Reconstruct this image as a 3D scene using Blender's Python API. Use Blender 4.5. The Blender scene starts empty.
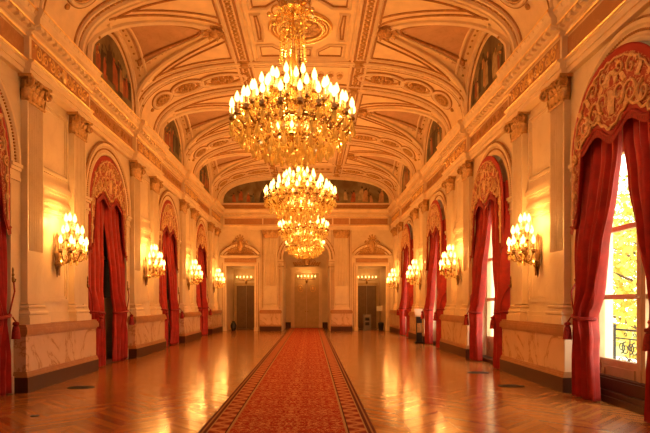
import bpy, bmesh, math, random
from math import sin, cos, pi, sqrt, radians
from mathutils import Vector, Matrix
rnd = random.Random(7)
COL = bpy.context.scene.collection

# ------------------------------------------------------------------ measurements (metres)
XC = -0.28                 # centre line of the hall
WALL = 5.05                # half width to the wall face
Y0, YE = -4.0, 31.6        # back and end of the hall
PAIRS = [11.4, 17.5, 23.6, 29.7]
BAYS = [8.35, 14.45, 20.55, 26.65]
SPR = 4.10                 # springing of the window arches
OPW = 1.36                 # half width of a window opening

# ------------------------------------------------------------------ materials
def new_mat(name):
    m = bpy.data.materials.new(name); m.use_nodes = True
    nt = m.node_tree
    b = nt.nodes['Principled BSDF']
    return m, nt, b
def rgb(h):
    def l(c):
        c /= 255.0
        return c/12.92 if c <= .04045 else ((c+.055)/1.055)**2.4
    return (l(h[0]), l(h[1]), l(h[2]), 1)
def coords(nt, scale=(1,1,1), kind='Object'):
    tc = nt.nodes.new('ShaderNodeTexCoord'); mp = nt.nodes.new('ShaderNodeMapping')
    mp.inputs['Scale'].default_value = scale
    nt.links.new(tc.outputs[kind], mp.inputs['Vector'])
    return mp.outputs['Vector']
def noise(nt, vec, scale, detail=4, rough=.55, dist=0):
    n = nt.nodes.new('ShaderNodeTexNoise')
    n.inputs['Scale'].default_value = scale; n.inputs['Detail'].default_value = detail
    n.inputs['Roughness'].default_value = rough; n.inputs['Distortion'].default_value = dist
    nt.links.new(vec, n.inputs['Vector'])
    return n.outputs['Fac']
def ramp(nt, fac, stops, interp='LINEAR'):
    r = nt.nodes.new('ShaderNodeValToRGB'); r.color_ramp.interpolation = interp
    el = r.color_ramp.elements
    while len(el) > 1: el.remove(el[-1])
    el[0].position = stops[0][0]; el[0].color = stops[0][1]
    for p, c in stops[1:]:
        e = el.new(p); e.color = c
    nt.links.new(fac, r.inputs['Fac'])
    return r.outputs['Color']
def bump(nt, b, height, strength=.3, dist=.02):
    n = nt.nodes.new('ShaderNodeBump'); n.inputs['Strength'].default_value = strength
    n.inputs['Distance'].default_value = dist
    nt.links.new(height, n.inputs['Height']); nt.links.new(n.outputs['Normal'], b.inputs['Normal'])
def mix(nt, fac, a, c):
    n = nt.nodes.new('ShaderNodeMix'); n.data_type = 'RGBA'
    for sock, v in ((n.inputs[0], fac), (n.inputs[6], a), (n.inputs[7], c)):
        if hasattr(v, 'is_linked'): nt.links.new(v, sock)
        else: sock.default_value = v
    return n.outputs[2]
def math_n(nt, op, a, b_=None, c=None):
    n = nt.nodes.new('ShaderNodeMath'); n.operation = op
    for i, v in enumerate((a, b_, c)):
        if v is None: continue
        if hasattr(v, 'is_linked'): nt.links.new(v, n.inputs[i])
        else: n.inputs[i].default_value = v
    return n.outputs[0]
def simple(name, c, rough=.5, metal=0, var=.12, scale=6, bmp=0):
    m, nt, b = new_mat(name)
    v = coords(nt)
    f = noise(nt, v, scale)
    c1 = tuple(x*(1-var) for x in c[:3])+(1,); c2 = tuple(min(1, x*(1+var)) for x in c[:3])+(1,)
    nt.links.new(ramp(nt, f, [(.3, c1), (.7, c2)]), b.inputs['Base Color'])
    b.inputs['Roughness'].default_value = rough; b.inputs['Metallic'].default_value = metal
    if bmp: bump(nt, b, f, bmp, .01)
    return m
def marble(name, base, vein, rough, scale=1.6, amount=.5, spec=.5):
    m, nt, b = new_mat(name)
    v = coords(nt)
    n1 = noise(nt, v, scale, 6, .6, 1.2)
    d = math_n(nt, 'ABSOLUTE', math_n(nt, 'SUBTRACT', n1, .5))
    vm = ramp(nt, d, [(0, (1,1,1,1)), (.008, (.45,.45,.45,1)), (.022, (.12,.12,.12,1)), (.06, (0,0,0,1))])
    cl = noise(nt, v, scale*.9, 3)
    b2 = tuple(x*.86 for x in base[:3])+(1,)
    bc = ramp(nt, cl, [(.35, b2), (.65, base)])
    f = math_n(nt, 'MULTIPLY', vm, amount)
    nt.links.new(mix(nt, f, bc, vein), b.inputs['Base Color'])
    b.inputs['Roughness'].default_value = rough
    b.inputs['Specular IOR Level'].default_value = spec
    return m

M = {}
M['stone']   = marble('cream_stone', (.81,.65,.43,1), (.60,.42,.23,1), .42, 1.1, .35)
M['plaster'] = simple('cream_plaster', (.80,.63,.41,1), .55, 0, .08, 3)
M['ceil']    = simple('ceiling_plaster', (.86,.66,.40,1), .55, 0, .10, 2.5)
M['panelred']= marble('rosy_panel', (.66,.40,.23,1), (.45,.22,.12,1), .4, 2.2, .5)
M['relief']  = simple('gilded_relief', (.52,.30,.11,1), .4, .3, .3, 14, .3)
M['umber']   = simple('umber_shade_line', (.40,.19,.06,1), .5, .1, .25, 8)  # antique brown toning, also painted as shade beside mouldings
M['gilt']    = simple('gilt_edge', (.85,.58,.24,1), .32, .6, .12, 10)
M['marble']  = marble('veined_marble', (.82,.58,.36,1), (.40,.17,.07,1), .22, .9, .8)
M['redmarble']= marble('rose_marble', (.46,.22,.085,1), (.6,.34,.16,1), .35, 2.0, .6)
M['plinth']  = marble('brown_plinth', (.085,.028,.012,1), (.05,.018,.01,1), .4, 2.5, .4, .3)
M['bronze']  = simple('dark_bronze', (.30,.17,.07,1), .3, .8, .25, 20)
M['brass']   = simple('gilt_brass', (.80,.52,.18,1), .25, .85, .15, 18)
M['curtain'] = simple('red_velvet', (.48,.022,.014,1), .62, 0, .25, 5)
M['curtain'].node_tree.nodes['Principled BSDF'].inputs['Sheen Weight'].default_value = .25
M['fringe']  = simple('red_fringe', (.30,.014,.012,1), .75, 0, .45, 40)
M['applique']= simple('cream_applique', (.74,.47,.23,1), .6, 0, .2, 25)
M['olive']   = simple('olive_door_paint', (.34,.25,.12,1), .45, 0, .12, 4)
M['doorpaint']= simple('ochre_door_paint', (.60,.43,.22,1), .45, 0, .10, 4)
M['doordark']= simple('olive_grey_door_paint', (.24,.14,.055,1), .42, 0, .12, 4)
M['winwood'] = simple('window_frame_wood', (.62,.43,.24,1), .4, 0, .1, 4)
M['black']   = simple('black_plastic', (.012,.010,.009,1), .5, 0, .2, 8)
M['grey']    = simple('grey_metal', (.22,.19,.15,1), .45, .3, .1, 8)
M['card']    = simple('white_card', (.86,.80,.70,1), .6, 0, .03, 8)
M['iron']    = simple('wrought_iron', (.02,.022,.024,1), .5, .4, .2, 10)
M['extstone']= simple('pale_exterior_stone', (.72,.66,.55,1), .8, 0, .06, 2)
M['candle']  = simple('ivory_candle', (.85,.70,.42,1), .5, 0, .05, 8)

def make_crystal():
    m, nt, b = new_mat('crystal')
    out = nt.nodes['Material Output']
    gl = nt.nodes.new('ShaderNodeBsdfGlossy'); gl.inputs['Roughness'].default_value = .12
    gl.inputs['Color'].default_value = (1,.86,.55,1)
    tr = nt.nodes.new('ShaderNodeBsdfTranslucent'); tr.inputs['Color'].default_value = (1,.90,.50,1)
    tp = nt.nodes.new('ShaderNodeBsdfTransparent'); tp.inputs['Color'].default_value = (1,.93,.75,1)
    a = nt.nodes.new('ShaderNodeMixShader'); a.inputs[0].default_value = .35
    nt.links.new(tr.outputs[0], a.inputs[1]); nt.links.new(gl.outputs[0], a.inputs[2])
    c = nt.nodes.new('ShaderNodeMixShader'); c.inputs[0].default_value = .88
    nt.links.new(tp.outputs[0], c.inputs[1]); nt.links.new(a.outputs[0], c.inputs[2])
    nt.links.new(c.outputs[0], out.inputs['Surface'])
    nt.nodes.remove(b)
    return m
M['crystal'] = make_crystal()
def make_bulb():
    m, nt, b = new_mat('lit_bulb')
    out = nt.nodes['Material Output']
    e = nt.nodes.new('ShaderNodeEmission'); e.inputs['Color'].default_value = (1,.60,.15,1)
    e.inputs['Strength'].default_value = 5.5
    nt.links.new(e.outputs[0], out.inputs['Surface']); nt.nodes.remove(b)
    m.cycles.emission_sampling = 'NONE'
    return m
M['bulb'] = make_bulb()
def make_glass():
    m, nt, b = new_mat('window_glass')
    out = nt.nodes['Material Output']
    gl = nt.nodes.new('ShaderNodeBsdfGlossy'); gl.inputs['Roughness'].default_value = .02
    tp = nt.nodes.new('ShaderNodeBsdfTransparent'); tp.inputs['Color'].default_value = (.97,.96,.92,1)
    a = nt.nodes.new('ShaderNodeMixShader'); a.inputs[0].default_value = .06
    nt.links.new(tp.outputs[0], a.inputs[1]); nt.links.new(gl.outputs[0], a.inputs[2])
    nt.links.new(a.outputs[0], out.inputs['Surface']); nt.nodes.remove(b)
    return m
M['glass'] = make_glass()
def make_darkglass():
    m, nt, b = new_mat('glass_painted_dark')
    b.inputs['Base Color'].default_value = (.018,.010,.007,1); b.inputs['Roughness'].default_value = .25  # opaque dark colour paints in the unlit space behind the panes
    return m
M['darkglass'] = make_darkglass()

def make_parquet():
    m, nt, b = new_mat('chevron_parquet')
    tc = nt.nodes.new('ShaderNodeTexCoord'); sp = nt.nodes.new('ShaderNodeSeparateXYZ')
    nt.links.new(tc.outputs['Object'], sp.inputs[0])
    W = .62
    xs = math_n(nt, 'DIVIDE', sp.outputs[0], W)
    colm = math_n(nt, 'FLOOR', xs)
    fx = math_n(nt, 'FRACT', xs)
    par = math_n(nt, 'MODULO', math_n(nt, 'ABSOLUTE', colm), 2)
    # mirrored slope per column
    flip = math_n(nt, 'SUBTRACT', fx, .5)
    sgn = math_n(nt, 'SUBTRACT', math_n(nt, 'MULTIPLY', par, 2), 1)
    v = math_n(nt, 'ADD', sp.outputs[1], math_n(nt, 'MULTIPLY', math_n(nt, 'MULTIPLY', flip, sgn), W))
    vs = math_n(nt, 'DIVIDE', v, .115)
    row = math_n(nt, 'FLOOR', vs)
    fv = math_n(nt, 'FRACT', vs)
    cb = nt.nodes.new('ShaderNodeCombineXYZ')
    nt.links.new(colm, cb.inputs[0]); nt.links.new(row, cb.inputs[1])
    wn = nt.nodes.new('ShaderNodeTexWhiteNoise'); nt.links.new(cb.outputs[0], wn.inputs['Vector'])
    base = ramp(nt, wn.outputs['Value'], [(0,(.30,.105,.026,1)), (.5,(.41,.155,.04,1)), (1,(.52,.22,.06,1))])
    g = noise(nt, coords(nt, (8,60,1)), 2, 4)
    base = mix(nt, math_n(nt, 'MULTIPLY', g, .35), base, (.24,.10,.035,1))
    big = noise(nt, coords(nt, (1,1,1)), .6, 3)
    base = mix(nt, math_n(nt, 'MULTIPLY', big, .25), base, (.50,.22,.06,1))
    gap = math_n(nt, 'LESS_THAN', fv, .05)
    gap2 = math_n(nt, 'LESS_THAN', fx, .012)
    gp = math_n(nt, 'MAXIMUM', gap, gap2)
    nt.links.new(mix(nt, math_n(nt, 'MULTIPLY', gp, .55), base, (.10,.04,.015,1)), b.inputs['Base Color'])
    rr = ramp(nt, noise(nt, coords(nt, (1,1,1)), 3, 4), [(.3,(.13,)*3+(1,)), (.7,(.21,)*3+(1,))])
    nt.links.new(rr, b.inputs['Roughness'])
    b.inputs['Specular IOR Level'].default_value = .8
    b.inputs['Specular Tint'].default_value = (1,.80,.58,1)
    h = math_n(nt, 'MULTIPLY', wn.outputs['Value'], .25)
    wav = noise(nt, coords(nt, (3,9,1)), 2.0, 2)
    h = math_n(nt, 'ADD', h, math_n(nt, 'MULTIPLY', wav, 1.6))
    bump(nt, b, h, .10, .012)
    return m
M['parquet'] = make_parquet()

def make_carpet():
    m, nt, b = new_mat('persian_runner')
    tc = nt.nodes.new('ShaderNodeTexCoord'); sp = nt.nodes.new('ShaderNodeSeparateXYZ')
    nt.links.new(tc.outputs['Object'], sp.inputs[0])
    ax = math_n(nt, 'ABSOLUTE', sp.outputs[0])
    # field: mirrored about the centre so the motifs are symmetrical
    cb = nt.nodes.new('ShaderNodeCombineXYZ')
    nt.links.new(ax, cb.inputs[0])
    ym = math_n(nt, 'PINGPONG', sp.outputs[1], .8)
    nt.links.new(ym, cb.inputs[1])
    n1 = noise(nt, cb.outputs[0], 8.5, 4, .6, 1.2)
    d = math_n(nt, 'ABSOLUTE', math_n(nt, 'SUBTRACT', n1, .5))
    field = ramp(nt, d, [(0,(.75,.36,.12,1)), (.022,(.58,.22,.07,1)), (.035,(.30,.018,.010,1)), (.09,(.50,.05,.018,1)), (.12,(.16,.012,.008,1)), (.16,(.52,.06,.022,1))])
    n2 = nt.nodes.new('ShaderNodeTexVoronoi'); n2.inputs['Scale'].default_value = 13
    nt.links.new(cb.outputs[0], n2.inputs['Vector'])
    spot = ramp(nt, n2.outputs['Distance'], [(0,(1,1,1,1)), (.16,(1,1,1,1)), (.2,(0,0,0,1))])
    field = mix(nt, math_n(nt, 'MULTIPLY', spot, .7), field, (.70,.33,.11,1))
    # border: running leaf motif
    yb = math_n(nt, 'FRACT', math_n(nt, 'DIVIDE', sp.outputs[1], .34))
    u = math_n(nt, 'DIVIDE', math_n(nt, 'SUBTRACT', ax, .86), .12)
    wave = math_n(nt, 'ABSOLUTE', math_n(nt, 'SUBTRACT', u, math_n(nt, 'MULTIPLY', math_n(nt, 'SINE', math_n(nt, 'MULTIPLY', yb, 6.283)), .75)))
    brd = ramp(nt, wave, [(0,(.58,.26,.09,1)), (.38,(.52,.20,.07,1)), (.5,(.32,.05,.02,1)), (.8,(.46,.15,.05,1)), (1.0,(.26,.035,.015,1))])
    isb = math_n(nt, 'GREATER_THAN', ax, .735)
    c = mix(nt, isb, field, brd)
    for x0, x1, cc in ((.715,.745,(.45,.26,.09,1)), (.745,.762,(.09,.02,.012,1)), (.972,.99,(.45,.26,.09,1)), (.99,1.2,(.13,.03,.015,1)), (1.03,1.055,(.36,.18,.06,1))):
        f = math_n(nt, 'MULTIPLY', math_n(nt, 'GREATER_THAN', ax, x0), math_n(nt, 'LESS_THAN', ax, x1))
        c = mix(nt, f, c, cc)
    nt.links.new(c, b.inputs['Base Color'])
    b.inputs['Roughness'].default_value = .95
    b.inputs['Specular IOR Level'].default_value = .1
    bump(nt, b, noise(nt, coords(nt), 260, 2), .5, .004)
    return m
M['carpet'] = make_carpet()

def make_valance():
    m, nt, b = new_mat('brocade')
    tc = nt.nodes.new('ShaderNodeTexCoord'); sp = nt.nodes.new('ShaderNodeSeparateXYZ')
    nt.links.new(tc.outputs['Object'], sp.inputs[0])
    cb = nt.nodes.new('ShaderNodeCombineXYZ')
    nt.links.new(math_n(nt, 'ABSOLUTE', sp.outputs[0]), cb.inputs[0]); nt.links.new(sp.outputs[2], cb.inputs[1])
    n1 = noise(nt, cb.outputs[0], 5.5, 2, .5, 1.6)
    d = math_n(nt, 'ABSOLUTE', math_n(nt, 'SUBTRACT', n1, .5))
    p = ramp(nt, d, [(0,(1,1,1,1)), (.028,(1,1,1,1)), (.042,(0,0,0,1))])
    n3 = noise(nt, cb.outputs[0], 22, 2, .5, 1.0)
    red = ramp(nt, n3, [(.42,(.36,.030,.018,1)), (.5,(.46,.12,.05,1)), (.58,(.34,.026,.016,1))])
    at = nt.nodes.new('ShaderNodeAttribute'); at.attribute_name = 'margin'
    inner = math_n(nt, 'GREATER_THAN', at.outputs['Fac'], .11)
    f = math_n(nt, 'MULTIPLY', math_n(nt, 'MULTIPLY', p, inner), .85)
    red = mix(nt, inner, (.40,.022,.016,1), red)
    nt.links.new(mix(nt, f, red, (.70,.44,.21,1)), b.inputs['Base Color'])
    b.inputs['Roughness'].default_value = .6
    return m
M['brocade'] = make_valance()

PAINT = []
def make_paint():
    m, nt, b = new_mat('mural_ground')
    v = coords(nt)
    f = noise(nt, v, 1.1, 5, .6, .6)
    nt.links.new(ramp(nt, f, [(.25,(.07,.035,.012,1)), (.42,(.14,.085,.035,1)), (.55,(.20,.16,.08,1)), (.72,(.33,.26,.15,1))]), b.inputs['Base Color'])
    b.inputs['Roughness'].default_value = .5
    PAINT.append(m)
    for i, c in enumerate([(.34,.085,.035,1), (.46,.26,.12,1), (.05,.03,.018,1), (.42,.32,.17,1), (.12,.12,.085,1)]):
        PAINT.append(simple('mural_colour_%s' % 'abcde'[i], c, .5, 0, .35, 5))
make_paint()

# ------------------------------------------------------------------ mesh builder
class MB:
    def __init__(s): s.v = []; s.f = []; s.mi = []; s.cur = 0
    def add(s, vs, fs):
        o = len(s.v); s.v += [tuple(p) for p in vs]
        s.f += [tuple(i+o for i in f) for f in fs]; s.mi += [s.cur]*len(fs)
    def box(s, x0, x1, y0, y1, z0, z1):
        s.add([(x0,y0,z0),(x1,y0,z0),(x1,y1,z0),(x0,y1,z0),(x0,y0,z1),(x1,y0,z1),(x1,y1,z1),(x0,y1,z1)],
              [(0,3,2,1),(4,5,6,7),(0,1,5,4),(1,2,6,5),(2,3,7,6),(3,0,4,7)])
    def quad(s, a, b, c, d): s.add([a,b,c,d], [(0,1,2,3)])
    def tube(s, pts, r, n=6, closed=False, flat=1.0):
        pts = [Vector(p) for p in pts]; N = len(pts)
        if N < 2: return
        rings = []; prev = None
        for i in range(N):
            if closed: t = pts[(i+1)%N]-pts[i-1]
            else: t = pts[min(i+1,N-1)]-pts[max(i-1,0)]
            if t.length < 1e-9: t = Vector((0,0,1))
            t.normalize()
            if prev is None:
                a = Vector((0,0,1)) if abs(t.z) < .9 else Vector((1,0,0))
                nrm = (a - t*a.dot(t)).normalized()
            else:
                nrm = prev - t*prev.dot(t)
                nrm = nrm.normalized() if nrm.length > 1e-6 else prev
            prev = nrm; bn = t.cross(nrm)
            rr = r[i] if isinstance(r, (list,tuple)) else r
            rings.append([pts[i]+nrm*(rr*flat*cos(2*pi*(k+.5)/n))+bn*(rr*sin(2*pi*(k+.5)/n)) for k in range(n)])
        vs = [p for rg in rings for p in rg]; fs = []
        for i in range(N if closed else N-1):
            for k in range(n):
                a = i*n+k; b2 = i*n+(k+1)%n; j = (i+1)%N
                fs.append((a, b2, j*n+(k+1)%n, j*n+k))
        if not closed:
            fs.append(tuple(range(n-1,-1,-1))); fs.append(tuple((N-1)*n+k for k in range(n)))
        s.add(vs, fs)
    def lathe(s, prof, c=(0,0,0), n=16, sx=1, sy=1):
        vs = []; fs = []
        for r, z in prof:
            for k in range(n):
                a = 2*pi*k/n
                vs.append((c[0]+r*sx*cos(a), c[1]+r*sy*sin(a), c[2]+z))
        for i in range(len(prof)-1):
            for k in range(n):
                fs.append((i*n+k, i*n+(k+1)%n, (i+1)*n+(k+1)%n, (i+1)*n+k))
        fs.append(tuple(range(n-1,-1,-1))); fs.append(tuple((len(prof)-1)*n+k for k in range(n)))
        s.add(vs, fs)
    def ball(s, c, rx, ry=None, rz=None, n=8, m=5):
        ry = rx if ry is None else ry; rz = rx if rz is None else rz
        vs = [(c[0],c[1],c[2]-rz)]; fs = []
        for i in range(1, m):
            ph = -pi/2+pi*i/m
            for k in range(n):
                a = 2*pi*k/n
                vs.append((c[0]+rx*cos(ph)*cos(a), c[1]+ry*cos(ph)*sin(a), c[2]+rz*sin(ph)))
        vs.append((c[0],c[1],c[2]+rz)); L = len(vs)-1
        for k in range(n): fs.append((0, 1+(k+1)%n, 1+k)); fs.append((L, 1+(m-2)*n+k, 1+(m-2)*n+(k+1)%n))
        for i in range(m-2):
            for k in range(n):
                a = 1+i*n+k; b2 = 1+i*n+(k+1)%n
                fs.append((a, b2, b2+n, a+n))
        s.add(vs, fs)
    def extrude(s, prof, fn, ts):
        """closed profile (a,b) swept through the parameters ts by fn(a,b,t)"""
        n = len(prof); vs = []; fs = []
        for t in ts:
            vs += [fn(a,b,t) for a,b in prof]
        for i in range(len(ts)-1):
            for k in range(n):
                fs.append((i*n+k, i*n+(k+1)%n, (i+1)*n+(k+1)%n, (i+1)*n+k))
        fs.append(tuple(range(n))); fs.append(tuple((len(ts)-1)*n+k for k in range(n)))
        s.add(vs, fs)
    def grid(s, fn, nu, nv):
        vs = [fn(i/nu, j/nv) for j in range(nv+1) for i in range(nu+1)]
        fs = [(j*(nu+1)+i, j*(nu+1)+i+1, (j+1)*(nu+1)+i+1, (j+1)*(nu+1)+i) for j in range(nv) for i in range(nu)]
        s.add(vs, fs)
    def build(s, name, mats, parent=None, smooth=False, recalc=True):
        me = bpy.data.meshes.new(name)
        bm = bmesh.new()
        vv = [bm.verts.new(p) for p in s.v]
        for f, mi in zip(s.f, s.mi):
            try:
                fc = bm.faces.new([vv[i] for i in f]); fc.material_index = mi; fc.smooth = smooth
            except ValueError: pass
        if recalc: bmesh.ops.recalc_face_normals(bm, faces=bm.faces[:])
        bm.to_mesh(me); bm.free()
        if not isinstance(mats, (list,tuple)): mats = [mats]
        for m in mats: me.materials.append(m)
        if smooth:
            try: me.set_sharp_from_angle(angle=radians(45))
            except Exception: pass
        o = bpy.data.objects.new(name, me); COL.objects.link(o)
        if parent: o.parent = parent
        return o

def thing(name, loc, label, cat, group=None, rz=0):
    o = bpy.data.objects.new(name, None); COL.objects.link(o)
    o.empty_display_size = .2
    o.location = loc; o.rotation_euler = (0,0,rz)
    return tag(o, label, cat, group)
def tag(o, label, cat, group=None):
    o['label'] = label; o['category'] = cat
    if group: o['group'] = group
    elif 'group' in o: del o['group']
    return o
def struct(o, label=None):
    o['kind'] = 'structure'
    if label: o['label'] = label
    return o
def copy_tree(o, parent=None):
    c = o.copy(); COL.objects.link(c)
    if parent: c.parent = parent
    for ch in list(o.children): copy_tree(ch, c)
    return c
def side_rot(s): return pi/2 if s < 0 else -pi/2     # things are modelled facing -Y
def X(s, off): return XC + s*off
ORD = ['first','second','third','fourth']
SN = {-1:'left', 1:'right'}

def spiral(mb, c, r, turns, a0, tr, mapfn, d=1, n=22, nn=5):
    pts = []
    for i in range(n):
        t = i/(n-1); rr = r*(1-t*.88); a = a0+d*turns*2*pi*t
        pts.append(mapfn(c[0]+rr*cos(a), c[1]+rr*sin(a)))
    mb.tube(pts, [tr*(1-.45*i/(n-1)) for i in range(n)], nn)
def leaf(mb, base, up, out, w, h, curl=.5, nrow=5):
    """acanthus-like tongue: rises along up, bends along out"""
    up = Vector(up); out = Vector(out); sd = up.cross(out).normalized(); base = Vector(base)
    vs = []; prof = [.75,1.0,.95,.75,.45,.12]
    for i in range(nrow+1):
        t = i/nrow
        ctr = base + up*(h*sin(t*pi*.62)/sin(pi*.5)) + out*(h*curl*t*t)
        ww = w*.5*prof[min(i,5)]
        rip = .12*w if i % 2 else 0
        vs += [ctr-sd*ww+out*rip*.5, ctr+out*(.22*w), ctr+sd*ww+out*rip*.5, ctr-out*.02]
    fs = []
    for i in range(nrow):
        for k in range(4):
            fs.append((i*4+k, i*4+(k+1)%4, (i+1)*4+(k+1)%4, (i+1)*4+k))
    fs.append((0,1,2,3)); fs.append(tuple(nrow*4+k for k in range(4)))
    mb.add(vs, fs)

# ------------------------------------------------------------------ camera and render look
sc = bpy.context.scene
cam = bpy.data.cameras.new('camera'); co = bpy.data.objects.new('camera', cam); COL.objects.link(co)
co.location = (0,0,1.6); co.rotation_euler = (pi/2,0,0)
cam.sensor_width = 36; cam.lens = 550/650*36
cam.shift_x = (325-311)/650; cam.shift_y = (303-216.5)/650
cam.clip_end = 400
sc.camera = co
sc.view_settings.view_transform = 'Standard'; sc.view_settings.look = 'None'
sc.view_settings.gamma = 1; sc.view_settings.use_curve_mapping = False
sc.view_settings.exposure = 0.36

# ------------------------------------------------------------------ floor
mb = MB(); mb.box(X(-1,5.6), X(1,5.6), Y0-.2, YE+5.0, -.15, 0)
struct(mb.build('floor', M['parquet']), 'glossy honey brown chevron parquet floor')

# ------------------------------------------------------------------ side walls
def arch_pts(r, n=24): return [(r*cos(pi-pi*i/n), SPR+r*sin(pi-pi*i/n)) for i in range(n+1)]
def side_wall(s):
    mb = MB(); ZT = 7.06
    def P(y, z, d=0): return (X(s, WALL+d), y, z)
    edges = [Y0]
    for b in BAYS: edges += [b-OPW, b+OPW]
    edges.append(YE)
    for i in range(0, len(edges), 2):
        mb.quad(P(edges[i],0), P(edges[i+1],0), P(edges[i+1],ZT), P(edges[i],ZT))
    for b in BAYS:
        pts = arch_pts(OPW)
        for (u0,z0),(u1,z1) in zip(pts, pts[1:]):
            mb.quad(P(b+u0,z0), P(b+u1,z1), P(b+u1,ZT), P(b+u0,ZT))
        loop = [(-OPW,0)]+pts+[(OPW,0)]
        for (u0,z0),(u1,z1) in zip(loop, loop[1:]):
            mb.quad(P(b+u0,z0), P(b+u1,z1), P(b+u1,z1,.42), P(b+u0,z0,.42))
        # outer skin keeps daylight out round the frame
        mb.quad(P(b-OPW-1.7,0,.42), P(b-OPW,0,.42), P(b-OPW,SPR,.42), P(b-OPW-1.7,SPR,.42))
        mb.quad(P(b+OPW+1.7,0,.42), P(b+OPW,0,.42), P(b+OPW,SPR,.42), P(b+OPW+1.7,SPR,.42))
    w = mb.build('wall_'+SN[s], M['stone'], recalc=False)
    struct(w, 'cream stone %s wall with tall arched openings' % SN[s])
    # archivolts and imposts
    for i, b in enumerate(BAYS):
        mb = MB()
        prof = [(1.34,0),(1.34,-.05),(1.40,-.065),(1.44,-.03),(1.54,-.03),(1.57,-.075),(1.63,-.075),(1.64,0)]
        mb.extrude(prof, lambda r,d,t: (X(s,WALL+d), b-r*cos(t), SPR+r*sin(t)), [pi*k/32 for k in range(33)])
        mb.cur = 1
        for k in range(84):              # bead course round the arch
            a = pi*(k+.5)/84
            mb.ball((X(s,WALL-.045), b-1.49*cos(a), SPR+1.49*sin(a)), .022, n=6, m=4)
        mb.tube([(X(s,WALL-.035), b-1.665*cos(pi*k/32), SPR+1.665*sin(pi*k/32)) for k in range(33)], .018, 5)
        mb.cur = 0
        for e in (-1,1):
            y0, y1 = b+e*1.30, b+e*1.645
            ya, yb = min(y0,y1), max(y0,y1)
            for z0,z1,d in ((3.72,3.80,.03),(3.80,3.86,.06),(3.86,3.98,.035),(3.98,4.04,.07),(4.04,4.10,.10)):
                xa, xb = X(s,WALL+.36), X(s,WALL-d)
                mb.box(min(xa,xb), max(xa,xb), ya-(.0 if e>0 else d*.4), yb+(0 if e<0 else d*.4)*0, z0, z1)
            y0, y1 = b+e*1.36, b+e*1.62
            ya, yb = min(y0,y1), max(y0,y1)
            mb.box(*sorted((X(s,WALL), X(s,WALL-.03))), ya, yb, .3, 3.72)
            mb.box(*sorted((X(s,WALL), X(s,WALL-.06))), ya, yb-.001, 0, .3)
        # keystone
        t = mb.build('trim_%d' % (i+1+(10 if s>0 else 0)), [M['plaster'], M['umber']])
        struct(t, 'arched moulding and imposts round the %s %s window' % (ORD[i], SN[s]))
for s in (-1,1): side_wall(s)

# ------------------------------------------------------------------ entablature along the three walls
ENT = [(-.02,5.78),(.10,5.78),(.10,5.88),(.125,5.88),(.125,5.985),(.155,6.0),(.165,6.045),(.09,6.06),(.09,6.47),
       (.13,6.49),(.13,6.56),(.19,6.58),(.19,6.65),(.28,6.68),(.29,6.80),(.31,6.82),(.345,6.90),(.345,6.96),(.30,6.985),(-.02,7.04)]
def entab(mb, fn, t0, t1, ex=0, step=.21):
    mb.cur = 0
    mb.extrude([(a+ex if a > 0 else a, b-.006*(ex > 0)) for a,b in ENT], fn, [t0,t1])
    # gilt bead lines
    mb.cur = 1
    for d, z, r in ((.168,6.03,.018),(.135,6.485,.018),(.293,6.675,.016),(.35,6.93,.020)):
        mb.tube([fn(d+ex,z,t0), fn(d+ex,z,t1)], r, 6)
    mb.cur = 2                           # frieze field of rosy marble
    mb.extrude([(.085+ex,6.10),(.096+ex,6.10),(.096+ex,6.44),(.085+ex,6.44)], fn, [t0+.08,t1-.08])
    mb.cur = 0
    n = int((t1-t0)/step)
    for i in range(n):
        t = t0+(i+.5)*(t1-t0)/n; h = step*.28
        mb.extrude([(.18+ex,6.585),(.275+ex,6.60),(.275+ex,6.67),(.18+ex,6.67)], fn, [t-h,t+h])
        mb.extrude([(.30+ex,6.83),(.335+ex,6.85),(.36+ex,6.89),(.30+ex,6.90)], fn, [t-h*1.2,t+h*1.2])
TM = [M['plaster'], M['gilt'], M['redmarble'], M['relief']]
def relief_strip(mb, fn, c, half, z, d):
    """scrolls, leaves and a central mask of the frieze over a pilaster pair"""
    mb.cur = 1
    m2 = lambda a,b: fn(d, b, c+a)
    n = int(half/.26)
    for e in (-1,1):
        for k in range(n):
            u = e*(.24+k*.27)
            spiral(mb, (u, z), .125, 1.5, pi/2, .028, m2, e*(1 if k%2 else -1), 16, 5)
            p = fn(d, z+(.09 if k%2 else -.09), c+u+e*.13)
            mb.ball(p, .05, .05, .04, 6, 4)
    mb.ball(fn(d, z, c), .07, .10, .15, 8, 5)
    for k in range(6):
        a = pi*k/3
        mb.ball(fn(d+.01, z+.12*sin(a), c+.12*cos(a)), .04, n=6, m=4)
for s in (-1,1):
    mb = MB()
    fn = lambda d,z,t: (X(s, WALL-d), t, z)
    entab(mb, fn, Y0, YE)
    for p in PAIRS: 
        entab(mb, fn, p-1.38, min(p+1.38, YE-.02), .11)
        relief_strip(mb, fn, p, 1.25, 6.27, .20)
    for b in BAYS[1:]:
        mb.cur = 3
        m2 = lambda a,bb: fn(.10, bb, b+a)
        for e in (-1,1):
            for k in range(5):
                spiral(mb, (e*(.15+k*.3), 6.27), .10, 1.2, pi/2, .018, m2, e*(1 if k%2 else -1), 14, 4)
    struct(mb.build('trim_%d' % (20 if s<0 else 21), TM), 'carved entablature and cornice along the %s wall' % SN[s])

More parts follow.
